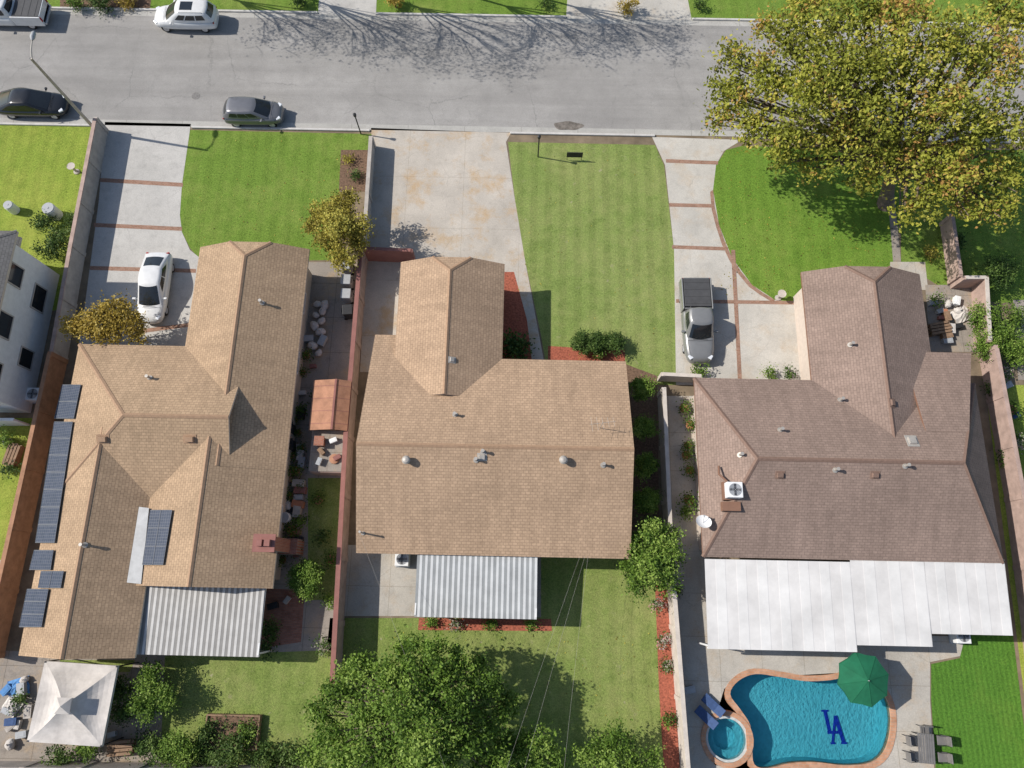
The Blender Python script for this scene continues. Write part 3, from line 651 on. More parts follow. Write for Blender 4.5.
def tree(name,label,cat,base,lobes,mat,leaf=.2,dens=16,per=40,tr=.18,squash=.8,group=None,raw=False,spread=1.,twigs=0):
    """lobes: (px,py,z,r) surveyed; base pixel on the ground"""
    B=W(*base) if not raw else Vector(base); t=thing(name,label,cat,B,group)
    Ls=[((W(a,b,z)-B) if not raw else Vector((a,b,z)),r) for a,b,z,r in lobes]
    V,tt=leafmesh([(tuple(c),r) for c,r in Ls],leaf,dens,per,squash,.9,spread); leafobj("crown",V,tt,mat,t)
    mb=MB(); zc=sum(c.z for c,r in Ls)/len(Ls); cc=sum((c for c,r in Ls),Vector())/len(Ls)
    fk=Vector((cc.x*.25,cc.y*.25,zc*.42)); mb.tube([(0,0,-.05),fk*.5,fk],[tr*1.3,tr,tr*.85],9)
    for c,r in Ls:
        mid=fk.lerp(c,.5)+Vector((0,0,.12*zc)); mb.tube([fk,mid,c],[tr*.6,tr*.38,tr*.1],6)
        for _ in range(4 if r>.8 else 1):
            e=c+Vector((random.uniform(-1,1),random.uniform(-1,1),random.uniform(-.3,.6)))*r*.8; mb.tube([mid,mid.lerp(e,.6)+Vector((0,0,.1*r)),e],[tr*.3,tr*.15,tr*.05],5)
        for _ in range(twigs):
            a=c+Vector((random.uniform(-1,1),random.uniform(-1,1),random.uniform(-.4,.4)))*r*.8; e=a+Vector((random.uniform(-1,1),random.uniform(-.8,.8),random.uniform(-.2,.4)))*1.1
            mb.tube([a,a.lerp(e,.5)+Vector((0,0,.12)),e],[.022,.016,.008],4)
    mb.build("trunk",m_bark,t,world=False,smooth=True); return t
def bush(px,py,r,label,mat=m_fg,h=None,name="shrub",cat="shrub",leaf=.12,n=4,group=None,dens=62,per=24,spread=.85):
    h=h or r*1.2; lob=[]
    B=W(px,py,h*.6); base=(B.x,B.y,0)
    for i in range(n):
        q=i*6.283/n+random.random(); k=r*.42 if n>1 else 0; lob.append((math.cos(q)*k,math.sin(q)*k,h*random.uniform(.5,.75),r*random.uniform(.5,.72)))
    return tree(name,label,cat,base,lob,mat,leaf,dens,per,.05,.85,group,raw=True,spread=spread)
lob=[]
for a,b,z,r in [(745,100,6.5,1.7),(735,60,7,1.4),(775,70,8,2.0),(788,135,7,1.9),(755,128,6,1.3),(722,118,5.6,1.0),(720,90,6,.9),(815,95,9,2.2),(805,40,9,2.0),(840,140,7.5,2.0),(850,60,10,2.4),(850,12,10,2.0),(800,5,8.5,1.6),(768,28,7.5,1.2),
   (880,110,9,2.2),(900,60,10.5,2.4),(905,155,7.5,1.9),(900,12,10.5,2.0),(940,100,9.5,2.3),(955,40,10.5,2.4),(950,165,7.5,2.0),(985,120,9,2.2),(1000,60,10,2.3),(1000,175,7,1.8),(930,198,6.5,1.4),(1015,15,9.5,2.1),(1035,120,8.5,2.2),(972,208,6.2,1.1),(865,178,6.3,1.1),(905,212,5.5,.8),(812,168,5.5,.9),(780,160,5.5,.7),(1005,212,6,.9)]:
    lob.append((a,b,z,r*.9))
tree("shade_tree","huge spreading street tree with yellow green thinning leaves","tree",(885,205),lob,m_fo,.23,17,30,.42,.6,spread=.9)
tree("small_tree","small golden bronze leafed tree at the corner of the lawn","tree",(345,240),[(322,213,2.8,.8),(345,203,3.3,.95),(354,226,3.4,.95),(328,238,2.8,.9),(342,256,2.6,.85),(338,226,3.8,.95),(312,226,2.4,.5),(358,245,2.6,.6)],m_fb,.14,85,30,.1,spread=.8)
tree("small_tree","small golden yellow tree beside the parked white car","tree",(120,335),[(75,328,2.4,.75),(95,318,2.9,.8),(112,312,3.0,.9),(128,322,2.8,.85),(108,332,2.7,.85),(88,332,2.6,.6),(135,333,2.3,.6),(120,303,2.8,.5)],m_fy,.15,60,30,.1,spread=.85)
tree("fruit_tree","round bright green citrus tree beside a white wall","tree",(640,565),[(655,535,2.9,.9),(638,550,2.7,.9),(667,552,2.9,.95),(650,565,3.0,1.1),(638,580,2.5,.8),(665,578,2.5,.8),(672,535,2.4,.5),(630,566,2.2,.5)],m_fg,.14,65,34,.1,spread=.85)
lb=[]
for a,b,z,r in [(345,695,3.0,.9),(333,735,3.0,1.0),(362,668,3.8,.9),(390,676,4.6,1.0),(423,660,5.0,1.15),(455,665,4.4,.9),(372,712,4.6,1.2),(405,706,5.8,1.15),(445,702,5.2,1.3),(482,688,4.0,1.0),(378,750,4.6,1.2),(420,740,5.8,1.3),(460,738,4.8,1.2),(492,722,3.8,.9),(350,765,3.6,1.1),(405,650,3.8,.7),(478,662,3.4,.6),(507,705,3.0,.7),(320,715,2.5,.7),(438,772,5.2,1.2),(490,762,3.8,1.0),(400,775,4.6,1.1),(345,672,2.8,.5),(436,648,4.0,.5),(330,690,2.2,.5),(500,742,2.8,.7),(318,755,2.4,.8)]: lb.append((a,b,z,r))
tree("orchard_tree","dense leafy green tree spreading over the back lawn","tree",(420,715),lb,m_fg,.17,40,32,.22,spread=.75)
tree("orchard_tree","leafy green tree at the rear of the dry lawn","tree",(530,775),[(515,752,2.5,.9),(535,745,2.8,.9),(548,765,2.6,1.0),(525,775,2.5,1.)],m_fg,.15,48,30,.1,spread=.85)
tree("fruit_tree","small green tree beside the back wall","tree",(600,775),[(585,762,2.2,.8),(605,748,2.4,.7),(620,738,2.3,.65),(612,765,2.4,.9),(635,765,2.2,.8),(655,758,1.8,.5)],m_fg,.14,48,30,.09,spread=.85)
bush(307,579,1.0,"neat round bright green topiary bush on the paved yard",m_fg,1.9,n=8,dens=150,per=36,leaf=.10,spread=.7)
for a in(582,597,612): bush(a,343,.72,"clipped dark green hedge below the front roof",m_fd,1.2,dens=160,per=34,leaf=.10,spread=.7,group="clipped hedge plants")
bush(516,346,.8,"broad leafed dark plant in red mulch",m_fd,1.0,leaf=.22,dens=38)
for i,(a,b,r) in enumerate([(642,388,.72),(644,428,.75),(645,466,.72),(646,500,.78),(648,530,.6)]): bush(a,b,r,"green rounded shrub along the side wall of the tan house",m_fg,2.7,group="shrubs along the side wall",dens=120,per=32,leaf=.10,n=6,spread=.7)
for a,b,r,hh,mt in [(150,678,.9,2.4,m_fg),(157,698,1.0,2.4,m_fg),(143,708,.85,2.2,m_fg),(122,690,.8,1.6,m_fd),(178,750,1.05,1.6,m_fg),(150,748,.9,1.3,m_fd),(88,747,.8,1.3,m_fg),(228,751,.95,1.4,m_fd),(205,735,.6,1.,m_fd),(248,735,.6,.8,m_fg),(265,758,.8,1.1,m_fd),(290,757,.7,1.0,m_fd),(20,700,.5,.9,m_fd),(60,760,.8,1.2,m_fd),(120,712,.7,1.5,m_fd),(112,690,.5,1.2,m_fd),(200,756,.7,1.2,m_fd),
   (45,222,.8,1.2,m_fd),(60,238,.9,1.6,m_fd),(50,250,.8,1.4,m_fd),(72,222,.6,1.,m_fd),(330,600,.5,.8,m_fg),(322,648,.5,.8,m_fw),(270,630,.6,.9,m_fd),(266,650,.5,.8,m_fd),
   (1003,272,1.4,2.2,m_fd),(990,318,1.2,2.0,m_fg),(1005,340,1.2,2.1,m_fg),(985,345,1.0,1.6,m_fg),(1018,352,1.0,1.6,m_fg),(1016,318,.8,1.4,m_fg),(1008,458,.6,.9,m_fd),(1004,372,.5,.8,m_fw),(1018,440,.6,.9,m_fw),(990,388,.4,.7,m_fd),(930,252,.5,.8,m_fb),(958,240,.6,.9,m_fd),
   (658,605,.4,.7,m_fw),(663,640,.35,.6,m_fw),(667,665,.3,.5,m_fw),(670,720,.4,.6,m_fg),(612,740,.5,.7,m_fg),(430,622,.3,.45,m_fg),(455,624,.25,.4,m_fw),(490,624,.3,.4,m_fg),(530,624,.3,.4,m_fg),(348,158,.4,.5,m_fb),(356,175,.35,.5,m_fd),
   (100,2,.9,1.2,m_fd),(125,-2,.8,1.0,m_fy),(75,2,.7,1.,m_fg),(300,-1,.7,1.,m_fd),(395,2,.6,.9,m_fy),(545,2,.5,.7,m_fd),(628,6,.7,1.0,m_fy),(700,4,.5,.8,m_fd),(700,370,.5,.8,m_fg),(770,374,.45,.8,m_fg),(790,374,.4,.7,m_fd),(5,440,.6,.9,m_fg),(10,470,.5,.8,m_fd),(936,300,.3,.6,m_fg),(686,512,.35,.6,m_fg),(300,520,.4,.8,m_fg),(322,536,.5,.7,m_fd),(318,395,.3,.6,m_fd)]:
    bush(a,b,r,{"leaves_green":"leafy mid green garden shrub","leaves_dark":"dense dark green garden shrub","leaves_bronze":"bronze leafed low garden shrub","leaves_yellow":"yellow leafed roadside shrub","flowers_pale":"low shrub dotted with pale flowers"}[mt.name]+" on bare soil",mt,hh,n=4 if r>.5 else 3)
for k_,(sx_,sy_,R_) in enumerate([(310,30,3.4),(400,42,3.8),(490,46,4.4),(580,36,3.8),(650,36,3.4)]):
    z=7.5; c=W(sx_,sy_)-Vector((hd.x,hd.y,0))*z/math.tan(EL); ybase=max(c.y,yN+1.2); B=(c.x-1,ybase+1.0,0); lob=[]
    for i in range(13):
        q=i*2.4; kk=math.sqrt((i+.5)/13); lob.append((1+math.cos(q)*R_*kk,c.y-ybase-1+math.sin(q)*R_*.55*kk,z+random.uniform(-.8,.8),R_*.3))
    tree("street_tree","nearly bare street tree shading the far side of the road","tree",B,lob,m_fo,.13,9,16,.09,.7,"street trees across the road",raw=True,spread=2.2,twigs=9)
def litter(regs,nm):
    P=[]
    for x0,y0,x1,y1,n in regs:
        for _ in range(n): P.append(W(random.uniform(x0,x1),random.uniform(y0,y1),.035))
    P=np.array([tuple(p) for p in P]); n=len(P); nn=rng.normal(size=(n,3))*.25; nn[:,2]=1; nn/=np.linalg.norm(nn,axis=1)[:,None]
    u=np.cross(nn,rng.normal(size=(n,3))); u/=np.linalg.norm(u,axis=1)[:,None]; v=np.cross(nn,u); s=(.03+.035*rng.random(n))[:,None]
    V=np.stack([P-u*s,P-v*s*.6,P+u*s,P+v*s*.6],1).reshape(-1,3); o=leafobj(nm,V,rng.random(n),m_fb); o["kind"]="stuff"; o["label"]="scattered dry fallen leaves"; o["category"]="leaves"
litter([(720,150,895,295,500),(700,90,800,140,80),(930,200,1024,290,200),(195,140,340,245,100),(515,150,670,360,100),(380,630,650,768,120)],"fallen_leaves")
# ---------------------------------------------------------------- vehicles
def vehicle(name,label,cat,L,Wd,Hh,pm,loc,head,kind='suv',group=None):
    t=thing(name,label,cat,(0,0,0),group); hw=Wd/2
    deck=1.0 if kind!='sedan' else .92
    if kind=='pickup': deck=1.08
    st=[(-.5,.62,.60),(-.49,.80,.80),(-.46,.91,deck*.95),(-.3,.99,deck),(-.1,1,deck),(.1,1,deck),(.22,.99,deck*.99),(.36,.94,deck*.92),(.44,.84,deck*.83),(.48,.68,deck*.73),(.5,.46,.54)]
    if kind=='pickup': st=[(-.11,.98,deck)]+[s for s in st if s[0]>=-.1]
    rings=[]
    for x,wf,h in st:
        w_=hw*wf; pr=[(0,h+.035),(.55*w_,h+.02),(.84*w_,h-.03),(.97*w_,h-.17),(w_,.6),(.97*w_,.36),(.85*w_,.24)]
        pr=pr+[(-a,b) for a,b in pr[::-1][:-1]]
        rings.append([Vector((x*L,a,b)) for a,b in pr])
    mb=MB(); n=len(rings[0])
    mb.v=[p for r in rings for p in r]
    for i in range(len(rings)-1):
        for j in range(n):
            a=i*n+j;b=i*n+(j+1)%n; mb.f.append([a,a+n,b+n,b]); mb.m.append(0)
    mb.f.append(list(range(n))); mb.m.append(0); mb.f.append([(len(rings)-1)*n+j for j in range(n)][::-1]); mb.m.append(0)
    mb.build("body",pm,t,world=False,smooth=True,sub=2)
    G={'suv':(-.485,-.40,.04,.25),'hatch':(-.475,-.37,.05,.28),'sedan':(-.455,-.20,.02,.27),'pickup':(-.105,-.075,.09,.22)}[kind]
    xr0,xr1,xf1,xf0=[g_*L for g_ in G]; zb=deck-.05; wb=hw*.92; wt=hw*.72; zt=Hh
    B=[Vector((xr0,-wb*.88,zb)),Vector((xf0,-wb*.88,zb)),Vector((xf0,wb*.88,zb)),Vector((xr0,wb*.88,zb))]
    Tp=[Vector((xr1,-wt*.93,zt-.04)),Vector((xf1,-wt*.93,zt-.03)),Vector((xf1,wt*.93,zt-.03)),Vector((xr1,wt*.93,zt-.04))]
    bow_f,bow_r,bow_s=.18,.12,.09
    def face(q,bow,u,v_):
        p=(q[0]*(1-u)+q[1]*u)*(1-v_)+(q[3]*(1-u)+q[2]*u)*v_
        nn=(q[1]-q[0]).cross(q[3]-q[0]).normalized(); out=Vector((nn.x,nn.y,0)).normalized()
        return p+out*bow*(1-(2*u-1)**2)*(1-.25*v_),nn
    sides=[([B[1],B[2],Tp[2],Tp[1]],bow_f),([B[2],B[3],Tp[3],Tp[2]],bow_s),([B[3],B[0],Tp[0],Tp[3]],bow_r),([B[0],B[1],Tp[1],Tp[0]],bow_s)]
    cb=MB()
    def grid(mbx,q,bow,u0,u1,v0,v1,off,nu=8,nv=3):
        for i in range(nu):
            for j in range(nv):
                P=[]
                for du,dv in((0,0),(1,0),(1,1),(0,1)):
                    p,nn=face(q,bow,u0+(u1-u0)*(i+du)/nu,v0+(v1-v0)*(j+dv)/nv); P.append(p+nn*off)
                mbx.poly(P)
    rimp=[]
    for q,bow in sides:
        grid(cb,q,bow,0,1,0,1,0.)
        for i in range(8): rimp.append(face(q,bow,i/8,1)[0])
    c0=sum(rimp,Vector())/len(rimp); R1=[p.lerp(c0,.22)+Vector((0,0,.035)) for p in rimp]; R2=[p.lerp(c0,.6)+Vector((0,0,.055)) for p in rimp]
    L_=len(rimp)
    for i in range(L_):
        j=(i+1)%L_; cb.poly([rimp[i],rimp[j],R1[j],R1[i]]); cb.poly([R1[i],R1[j],R2[j],R2[i]]); cb.poly([R2[i],R2[j],c0+Vector((0,0,.06))])
    o=cb.build("cabin",pm,t,world=False,smooth=True)
    bm=bmesh.new(); bm.from_mesh(o.data); bmesh.ops.remove_doubles(bm,verts=bm.verts,dist=.001); bm.to_mesh(o.data); bm.free()
    for nm,i,(u0,u1),(v0,v1) in [("windshield",0,(.06,.94),(.06,.93)),("rear_window",2,(.10,.90),(.30,.9))]:
        x=MB(); grid(x,sides[i][0],sides[i][1],u0,u1,v0,v1,.012); x.build(nm,m_glass,t,world=False,smooth=True)
    ws=[(.12,.34),(.37,.62),(.65,.86)] if kind in('suv','hatch') else [(.16,.48),(.51,.84)]
    for a,b in ws:
        x=MB(); grid(x,sides[3][0],sides[3][1],a,b,.28,.82,.012,3); x.build("side_window",m_glass,t,world=False)
        x=MB(); grid(x,sides[1][0],sides[1][1],1-b,1-a,.28,.82,.012,3); x.build("side_window",m_glass,t,world=False)
    sm=MB(); hx=xf0+.20
    sm.tube([(hx,-hw*.80,deck-.02),(hx+.06,0,deck+.033),(hx,hw*.80,deck-.02)],.007,4)
    for s in(-1,1): sm.tube([(hx,s*hw*.80,deck-.02),(.42*L,s*hw*.66,deck*.89)],.007,4)
    sm.build("shut_line",m_dark,t,world=False)
    if kind=='suv':
        MB().box(((xf1+xr1)/2+.35,0,zt+.012),(.9,wt*1.1,.03)).build("sunroof",m_glass,t,world=False,bevel=.01)
        for s in(-1,1): MB().tube([(xr1+.15,s*wt*.9,zt-.02),(xr1+.25,s*wt*.9,zt+.05),(xf1-.25,s*wt*.9,zt+.05),(xf1-.15,s*wt*.9,zt-.02)],.018,6).build("roof_rail",m_plg,t,world=False)
    for s in(-1,1):
        MB().box((xf0-.38,s*(hw+.06),zb+.07),(.14,.2,.13)).box((xf0-.38,s*(hw-.06),zb+.03),(.06,.16,.05)).build("mirror",pm,t,world=False,bevel=.04,seg=3)
        MB().box((.44*L,s*hw*.62,deck*.77),(.30,hw*.26,.10),s*-.55).build("headlight",m_lens,t,world=False,bevel=.03)
        if kind!='pickup': MB().box((-.474*L,s*hw*.66,deck*.83),(.10,hw*.30,.13),s*.35).build("taillight",m_red,t,world=False,bevel=.03)
    MB().box((.486*L,0,.48),(.07,hw*.8,.2)).build("grille",m_dark,t,world=False,bevel=.02)
    MB().tube([(xf0+.14,-wb*.5,zb+.075),(xf0+.18,wb*.5,zb+.075)],.010,5).build("wiper",m_black,t,world=False)
    for x,s in((-.305,-1),(-.305,1),(.31,-1),(.31,1)):
        wx=thing("wheel","","",(0,0,0)); del wx["label"]; del wx["category"]; wx.parent=t; wx.location=(x*L,s*(hw-.19),.34)
        MB().tube([(0,-.11,0),(0,-.09,0),(0,.09,0),(0,.11,0)],[.31,.34,.34,.31],20).build("tyre",m_black,wx,world=False)
        rm=MB().tube([(0,s*.112,0),(0,s*.118,0)],.21,16)
        for i in range(5): rm.box((math.cos(i*1.257)*.1,s*.12,math.sin(i*1.257)*.1),(.2,.02,.04),M=Matrix.Rotation(-i*1.257,3,'Y'))
        rm.build("rim",m_chrome,wx,world=False)
    if kind=='pickup':
        x0=-.5*L; x1=-.115*L; m_=MB(); th=.09
        m_.box(((x0+x1)/2,0,.62),(x1-x0,Wd*.93,.3)); 
        for s in(-1,1): m_.box(((x0+x1)/2,s*(hw*.97-th/2),.81),(x1-x0,th,.82))
        m_.box((x0+th/2,0,.83),(th,Wd*.92-2*th,.78)); m_.box((x1-th/2,0,.83),(th,Wd*.92-2*th,.76)); m_.build("cargo_bed",pm,t,world=False,bevel=.03)
        MB().box(((x0+x1)/2-.05,0,1.215),(x1-x0-.22,Wd*.84,.05)).build("tonneau_cover",m_ton,t,world=False,bevel=.02)
        rb_=MB()
        for i in range(4): rb_.box((x0+.35+i*(x1-x0-.7)/3,0,1.245),(.03,Wd*.82,.02))
        rb_.build("cover_seam",m_ton,t,world=False)
        for s in(-1,1): MB().box((x0+.0,s*(hw-.12),.95),(.06,.14,.34)).build("taillight",m_red,t,world=False,bevel=.02)
        MB().box((x0-.06,0,.5),(.14,Wd*.85,.16)).build("bumper",m_chrome,t,world=False,bevel=.03)
    t.location=(loc.x,loc.y,.012); t.rotation_euler=(0,0,head); return t
def paint(name,c,metal=.3,rough=.28):
    g=N(name); g.out(g.ramp(g.noise(3,4,.6),[(.3,sc(c,.93)),(.7,sc(c,1.05))]),rough,metal,.5)
    g.b.inputs['Coat Weight'].default_value=.6; g.b.inputs['Coat Roughness'].default_value=.08
    return g.m
p_white=paint("white_car_paint",(.68,.68,.67),0,.3); p_blk=paint("black_car_paint",(.015,.016,.018),.2,.2); p_gry=paint("charcoal_car_paint",(.19,.19,.20),.4,.32); p_sil=paint("grey_car_paint",(.25,.25,.245),.3,.35)
GS="vehicles parked along the street"
vehicle("parked_car","white sport utility vehicle parked along the far kerb","car",4.6,1.87,1.66,p_white,W(184,14,.9),math.pi,'suv',GS)
vehicle("parked_car","white pickup truck parked at the far kerb","pickup truck",5.6,1.95,1.8,p_white,W(6,10,.9),math.pi,'pickup',GS)
vehicle("parked_car","black sedan parked along the near kerb","car",4.9,1.87,1.45,p_blk,W(31,102,.8),0,'sedan',GS)
vehicle("parked_car","grey compact hatchback parked along the near kerb","car",4.1,1.78,1.50,p_gry,W(253,111,.8),0.01,'hatch',GS)
vehicle("parked_car","white sedan standing on the grey driveway with brick bands","car",4.9,1.90,1.46,p_white,W(153,286,.8),-math.pi/2+.02,'sedan')
vehicle("pickup_truck","grey crew cab pickup truck with dark covered bed on driveway","pickup truck",5.6,2.0,1.85,p_sil,W(698,320,.9),-math.pi/2+.02,'pickup')
# ---------------------------------------------------------------- street lamp and posts
B=W(98,128)-Vector((0,.3,0)); t=thing("street_lamp","tall slim concrete street lamp with arm over the road","street lamp",B)
MB().tube([(0,0,0),(0,0,.4),(0,0,7.3)],[.16,.12,.075],10).build("pole",m_wgrey,t,world=False,smooth=True)
MB().tube([(0,0,7.2),(.05,.5,7.5),(.05,1.1,7.6)],[.05,.04,.035],8).build("arm",m_vent,t,world=False)
MB().tube([(.05,1.05,7.6),(.05,1.25,7.62),(.05,1.6,7.6),(.05,1.72,7.59)],[.05,.15,.13,.05],10).build("lamp_head",m_plg,t,world=False,smooth=True)
def post(px,py,h,label):
    t=thing("lamp_post",label,"post",W(px,py)); MB().tube([(0,0,0),(0,0,h)],.045,8).build("pole",m_dark,t,world=False)
    MB().tube([(0,0,h),(0,0,h+.1),(0,0,h+.3),(0,0,h+.36)],[.05,.10,.12,.03],8).build("lamp_head",m_dark,t,world=False)
post(538,157,2.1,"thin dark lawn post beside a small yard sign"); post(361,134,1.9,"thin dark lamp post beside the low wall")
t=thing("yard_sign","small dark real estate yard sign on lawn","sign",W(574,160)); MB().box((0,0,.62),(1.1,.04,.55)).build("sign_panel",m_dark,t,world=False)
MB().tube([(-.5,0,0),(-.5,0,.9)],.02,6).build("leg",m_dark,t,world=False); MB().tube([(.5,0,0),(.5,0,.9)],.02,6).build("leg",m_dark,t,world=False)
# ---------------------------------------------------------------- garden things
def protos():
    P={}
    t=thing("trash_bin","grey wheeled trash bin with hinged lid in side yard","bin"); MB().box((0,0,.5),(.56,.62,.9),mi=0).build("bin_body",m_plg,t,False,bevel=.04); MB().box((.02,0,.99),(.64,.68,.08)).build("lid",m_plg,t,False,bevel=.03); MB().tube([(-.33,-.22,.93),(-.36,0,.93),(-.33,.22,.93)],.02,6).build("handle",m_dark,t,False)
    for s in(-1,1): MB().tube([(-.25,s*.26,.11),(-.25,s*.33,.11)],.11,12).build("wheel",m_black,t,False)
    P['bin']=t
    t=thing("potted_plant","terracotta pot holding a small leafy green plant","potted plant"); MB().tube([(0,0,0),(0,0,.3),(0,0,.31),(0,0,.36)],[.15,.22,.25,.25],14).build("pot",m_terra,t,False)
    V,tt=leafmesh([((0,0,.5),.24)],.12,260,14); leafobj("foliage",V,tt,m_fg,t); P['pot']=t
    t=thing("drum","round white plastic drum standing on concrete","drum"); MB().tube([(0,0,0),(0,0,.05),(0,0,.75),(0,0,.8)],[.28,.32,.32,.28],18).build("drum_body",m_white,t,False); MB().tube([(0,0,.8),(0,0,.84)],[.3,.3],18).tube([(0,0,.84),(0,0,.86)],.06,8).build("lid",m_plg,t,False); P['drum']=t
    t=thing("storage_box","lidded grey plastic storage box on side yard paving","storage box"); MB().box((0,0,.28),(.95,.55,.52)).build("box_body",m_plg,t,False,bevel=.03); MB().box((0,0,.57),(1.0,.6,.07)).box((0,0,.61),(.7,.35,.03)).build("lid",m_wgrey,t,False,bevel=.02); P['box']=t
    t=thing("patio_chair","grey metal patio chair with curved back","chair"); MB().box((0,0,.44),(.5,.5,.05)).build("seat",m_furn,t,False,bevel=.02); MB().box((-.25,0,.72),(.05,.5,.5)).build("backrest",m_furn,t,False,bevel=.02)
    for a in(-.2,.2):
        for b in(-.2,.2): MB().tube([(a,b,.42),(a*1.1,b*1.1,0)],.018,6).build("leg",m_dark,t,False)
    for s in(-1,1): MB().tube([(-.23,s*.25,.68),(.2,s*.25,.68),(.2,s*.25,.44)],.018,6).build("armrest",m_dark,t,False)
    P['chair']=t
    t=thing("patio_table","rectangular grey metal slatted patio table","table"); mb=MB()
    for i in range(7): mb.box((0,-.39+.13*i,.72),(1.5,.10,.03))
    mb.box((-.72,0,.695),(.06,.9,.03)).box((.72,0,.695),(.06,.9,.03)).build("table_top",m_furn,t,False)
    for a in(-.68,.68):
        for b in(-.38,.38): MB().tube([(a,b,.7),(a,b,0)],.025,6).build("leg",m_dark,t,False)
    P['table']=t
    t=thing("sun_lounger","dark blue reclining lounge chair beside the pool","lounge chair"); MB().box((.1,0,.32),(1.1,.6,.07)).build("seat",m_blue,t,False,bevel=.03); MB().box((-.62,0,.5),(.62,.6,.06),M=Matrix.Rotation(math.radians(38),3,'Y')).build("backrest",m_blue,t,False,bevel=.03)
    for a in(-.35,.5):
        for b in(-.26,.26): MB().tube([(a,b,.3),(a,b,0)],.02,6).build("leg",m_dark,t,False)
    P['lounger']=t
    t=thing("wood_stack","stack of weathered wooden boards","wood stack"); mb=MB()
    for j in range(5):
        for i in range(4): mb.box((random.uniform(-.05,.05),(-.3+.2*i),.06+.1*j),(1.4-random.random()*.2,.15,.07),random.uniform(-.05,.05))
    mb.build("boards",m_wood,t,False); P['wood']=t
    t=thing("tarp_heap","crumpled blue tarp over garden items","tarp"); mb=MB(); n=9; hz=[[.35*math.exp(-((i-4)**2+(j-4)**2)/9)+random.random()*.12 for j in range(n)] for i in range(n)]
    for i in range(n-1):
        for j in range(n-1): mb.poly([((a-4)*.15,(b-4)*.12,hz[a][b]) for a,b in((i,j),(i+1,j),(i+1,j+1),(i,j+1))])
    mb.build("cover",m_bluep,t,False); P['tarp']=t
    t=thing("garden_bag","full tied white plastic bag lying on concrete","bag"); mb=MB(); K=[]
    for i in range(7):
        a=math.pi*i/6; K.append([Vector((math.cos(q)*math.sin(a)*.3*(1+.14*math.sin(3*q+i)),math.sin(q)*math.sin(a)*.24*(1+.12*math.cos(4*q+i)),.22-.2*math.cos(a))) for q in [j*math.pi/5 for j in range(10)]])
    for i in range(6):
        for j in range(10): mb.poly([K[i][j],K[i][(j+1)%10],K[i+1][(j+1)%10],K[i+1][j]])
    mb.build("sack",m_canv,t,False,smooth=True); MB().tube([(0,0,.40),(.03,0,.47),(.05,.02,.55)],[.05,.025,.06],8).build("knot",m_canv,t,False); P['bag']=t
    return P
PR=protos(); used=set()
CN={"white_paint":"white","white_canvas":"cream","grey_plastic":"grey","terracotta_pot":"terracotta","wall_red_brown":"dull red","weathered_wood":"brown","dark_plastic":"black","blue_tarp":"bright blue","blue_fabric":"navy","block_wall_grey":"stone coloured"}
MC={}
def put(k,px,py,rz=0.,label=None,z=0.,s=1.,mat=None,group=None):
    p=W(px,py,.4 if k!='table' else .6) if z==0 else W(px,py,z); p.z=z+.012; o=PR[k]
    if k not in used: used.add(k); o.location=p; o.rotation_euler=(0,0,rz); o.scale=(s,)*3
    else: o=clone(PR[k],p,rz,None,s)
    if label: o["label"]=label
    if group: o["group"]=group
    if mat:
        for ch in o.children:
            bn=ch.name.split('.')[0]
            if ch.type=='MESH' and bn in('bin_body','lid','drum_body','cover','box_body','pot','seat','backrest','sack','knot'):
                key=(k,bn,mat.name)
                if key not in MC: me=ch.data.copy(); me.materials.clear(); me.materials.append(mat); MC[key]=me
                ch.data=MC[key]
    return o
for y in(268,283,297): put('bin',348,y,3.14)
put('bin',349,313,0.1,"black wheeled trash bin beside the block wall",mat=m_dark)
for y in(430,446): put('bin',290,y,.1,"dark wheeled bin in the cluttered passage",mat=m_dark)
put('drum',286,518); put('drum',12,208,0,"round white plastic drum on yellow green lawn"); put('drum',54,213,0,"round white plastic drum beside dark shrubs",s=1.3)
for a,b in((290,405),(294,420),(287,440),(291,455),(286,470),(284,490),(290,495),(282,560),(272,565),(296,545),(330,560),(318,500),(690,425),(688,445),(686,455),(690,470),(1002,400),(1012,410),(678,590),(435,560),(600,355),(300,410),(298,432),(300,448),(296,470),(299,486),(292,530),(302,372),(306,355),(684,408),(689,500)): put('pot',a,b,random.random()*6,s=random.uniform(.7,1.3))
bx=[(308,338,.1,m_plg),(312,365,.1,m_wred),(322,340,1.2,m_plg),(287,480,.3,m_wood),(292,508,1.5,m_dark),(60,690,.4,m_bluep),(20,735,.2,m_plg),(10,722,.1,m_blue),(110,735,.3,m_plg),(126,745,.5,m_wood),(942,310,.3,m_plg),(958,300,1.3,m_white),(960,325,.2,m_dark),(948,335,.2,m_wood),(1008,385,.4,m_plg),(1017,415,.4,m_blue),(272,606,.3,m_dark),(286,600,1.,m_wgrey),(5,690,.9,m_bluep),(690,690,.2,m_plg),(4,440,.9,m_white),(36,395,1.5,m_plg)]
cm=[m_canv,m_plg,m_wood,m_dark,m_wgrey,m_wred,m_plg,m_terra,m_wgrey]
for i in range(24):
    y=392+i*7; sh=(y-392)/168*14
    bx.append((random.choice((288,303))+random.uniform(-2,2)-sh*.6,y,random.choice((0,1.57))+random.uniform(-.15,.15),cm[i%9]))
for i in range(7): bx.append((random.uniform(932,968),random.uniform(296,342),random.choice((0,1.57))+random.uniform(-.2,.2),cm[(i*5)%9]))
for i in range(6): bx.append((random.uniform(2,28),random.uniform(668,745),random.uniform(0,3),cm[(i*2)%9]))
for a,b,r_,mt in bx: put('box',a,b,r_,CN[mt.name]+" lidded storage box standing in cluttered yard",mat=mt,s=random.uniform(.4,.75))
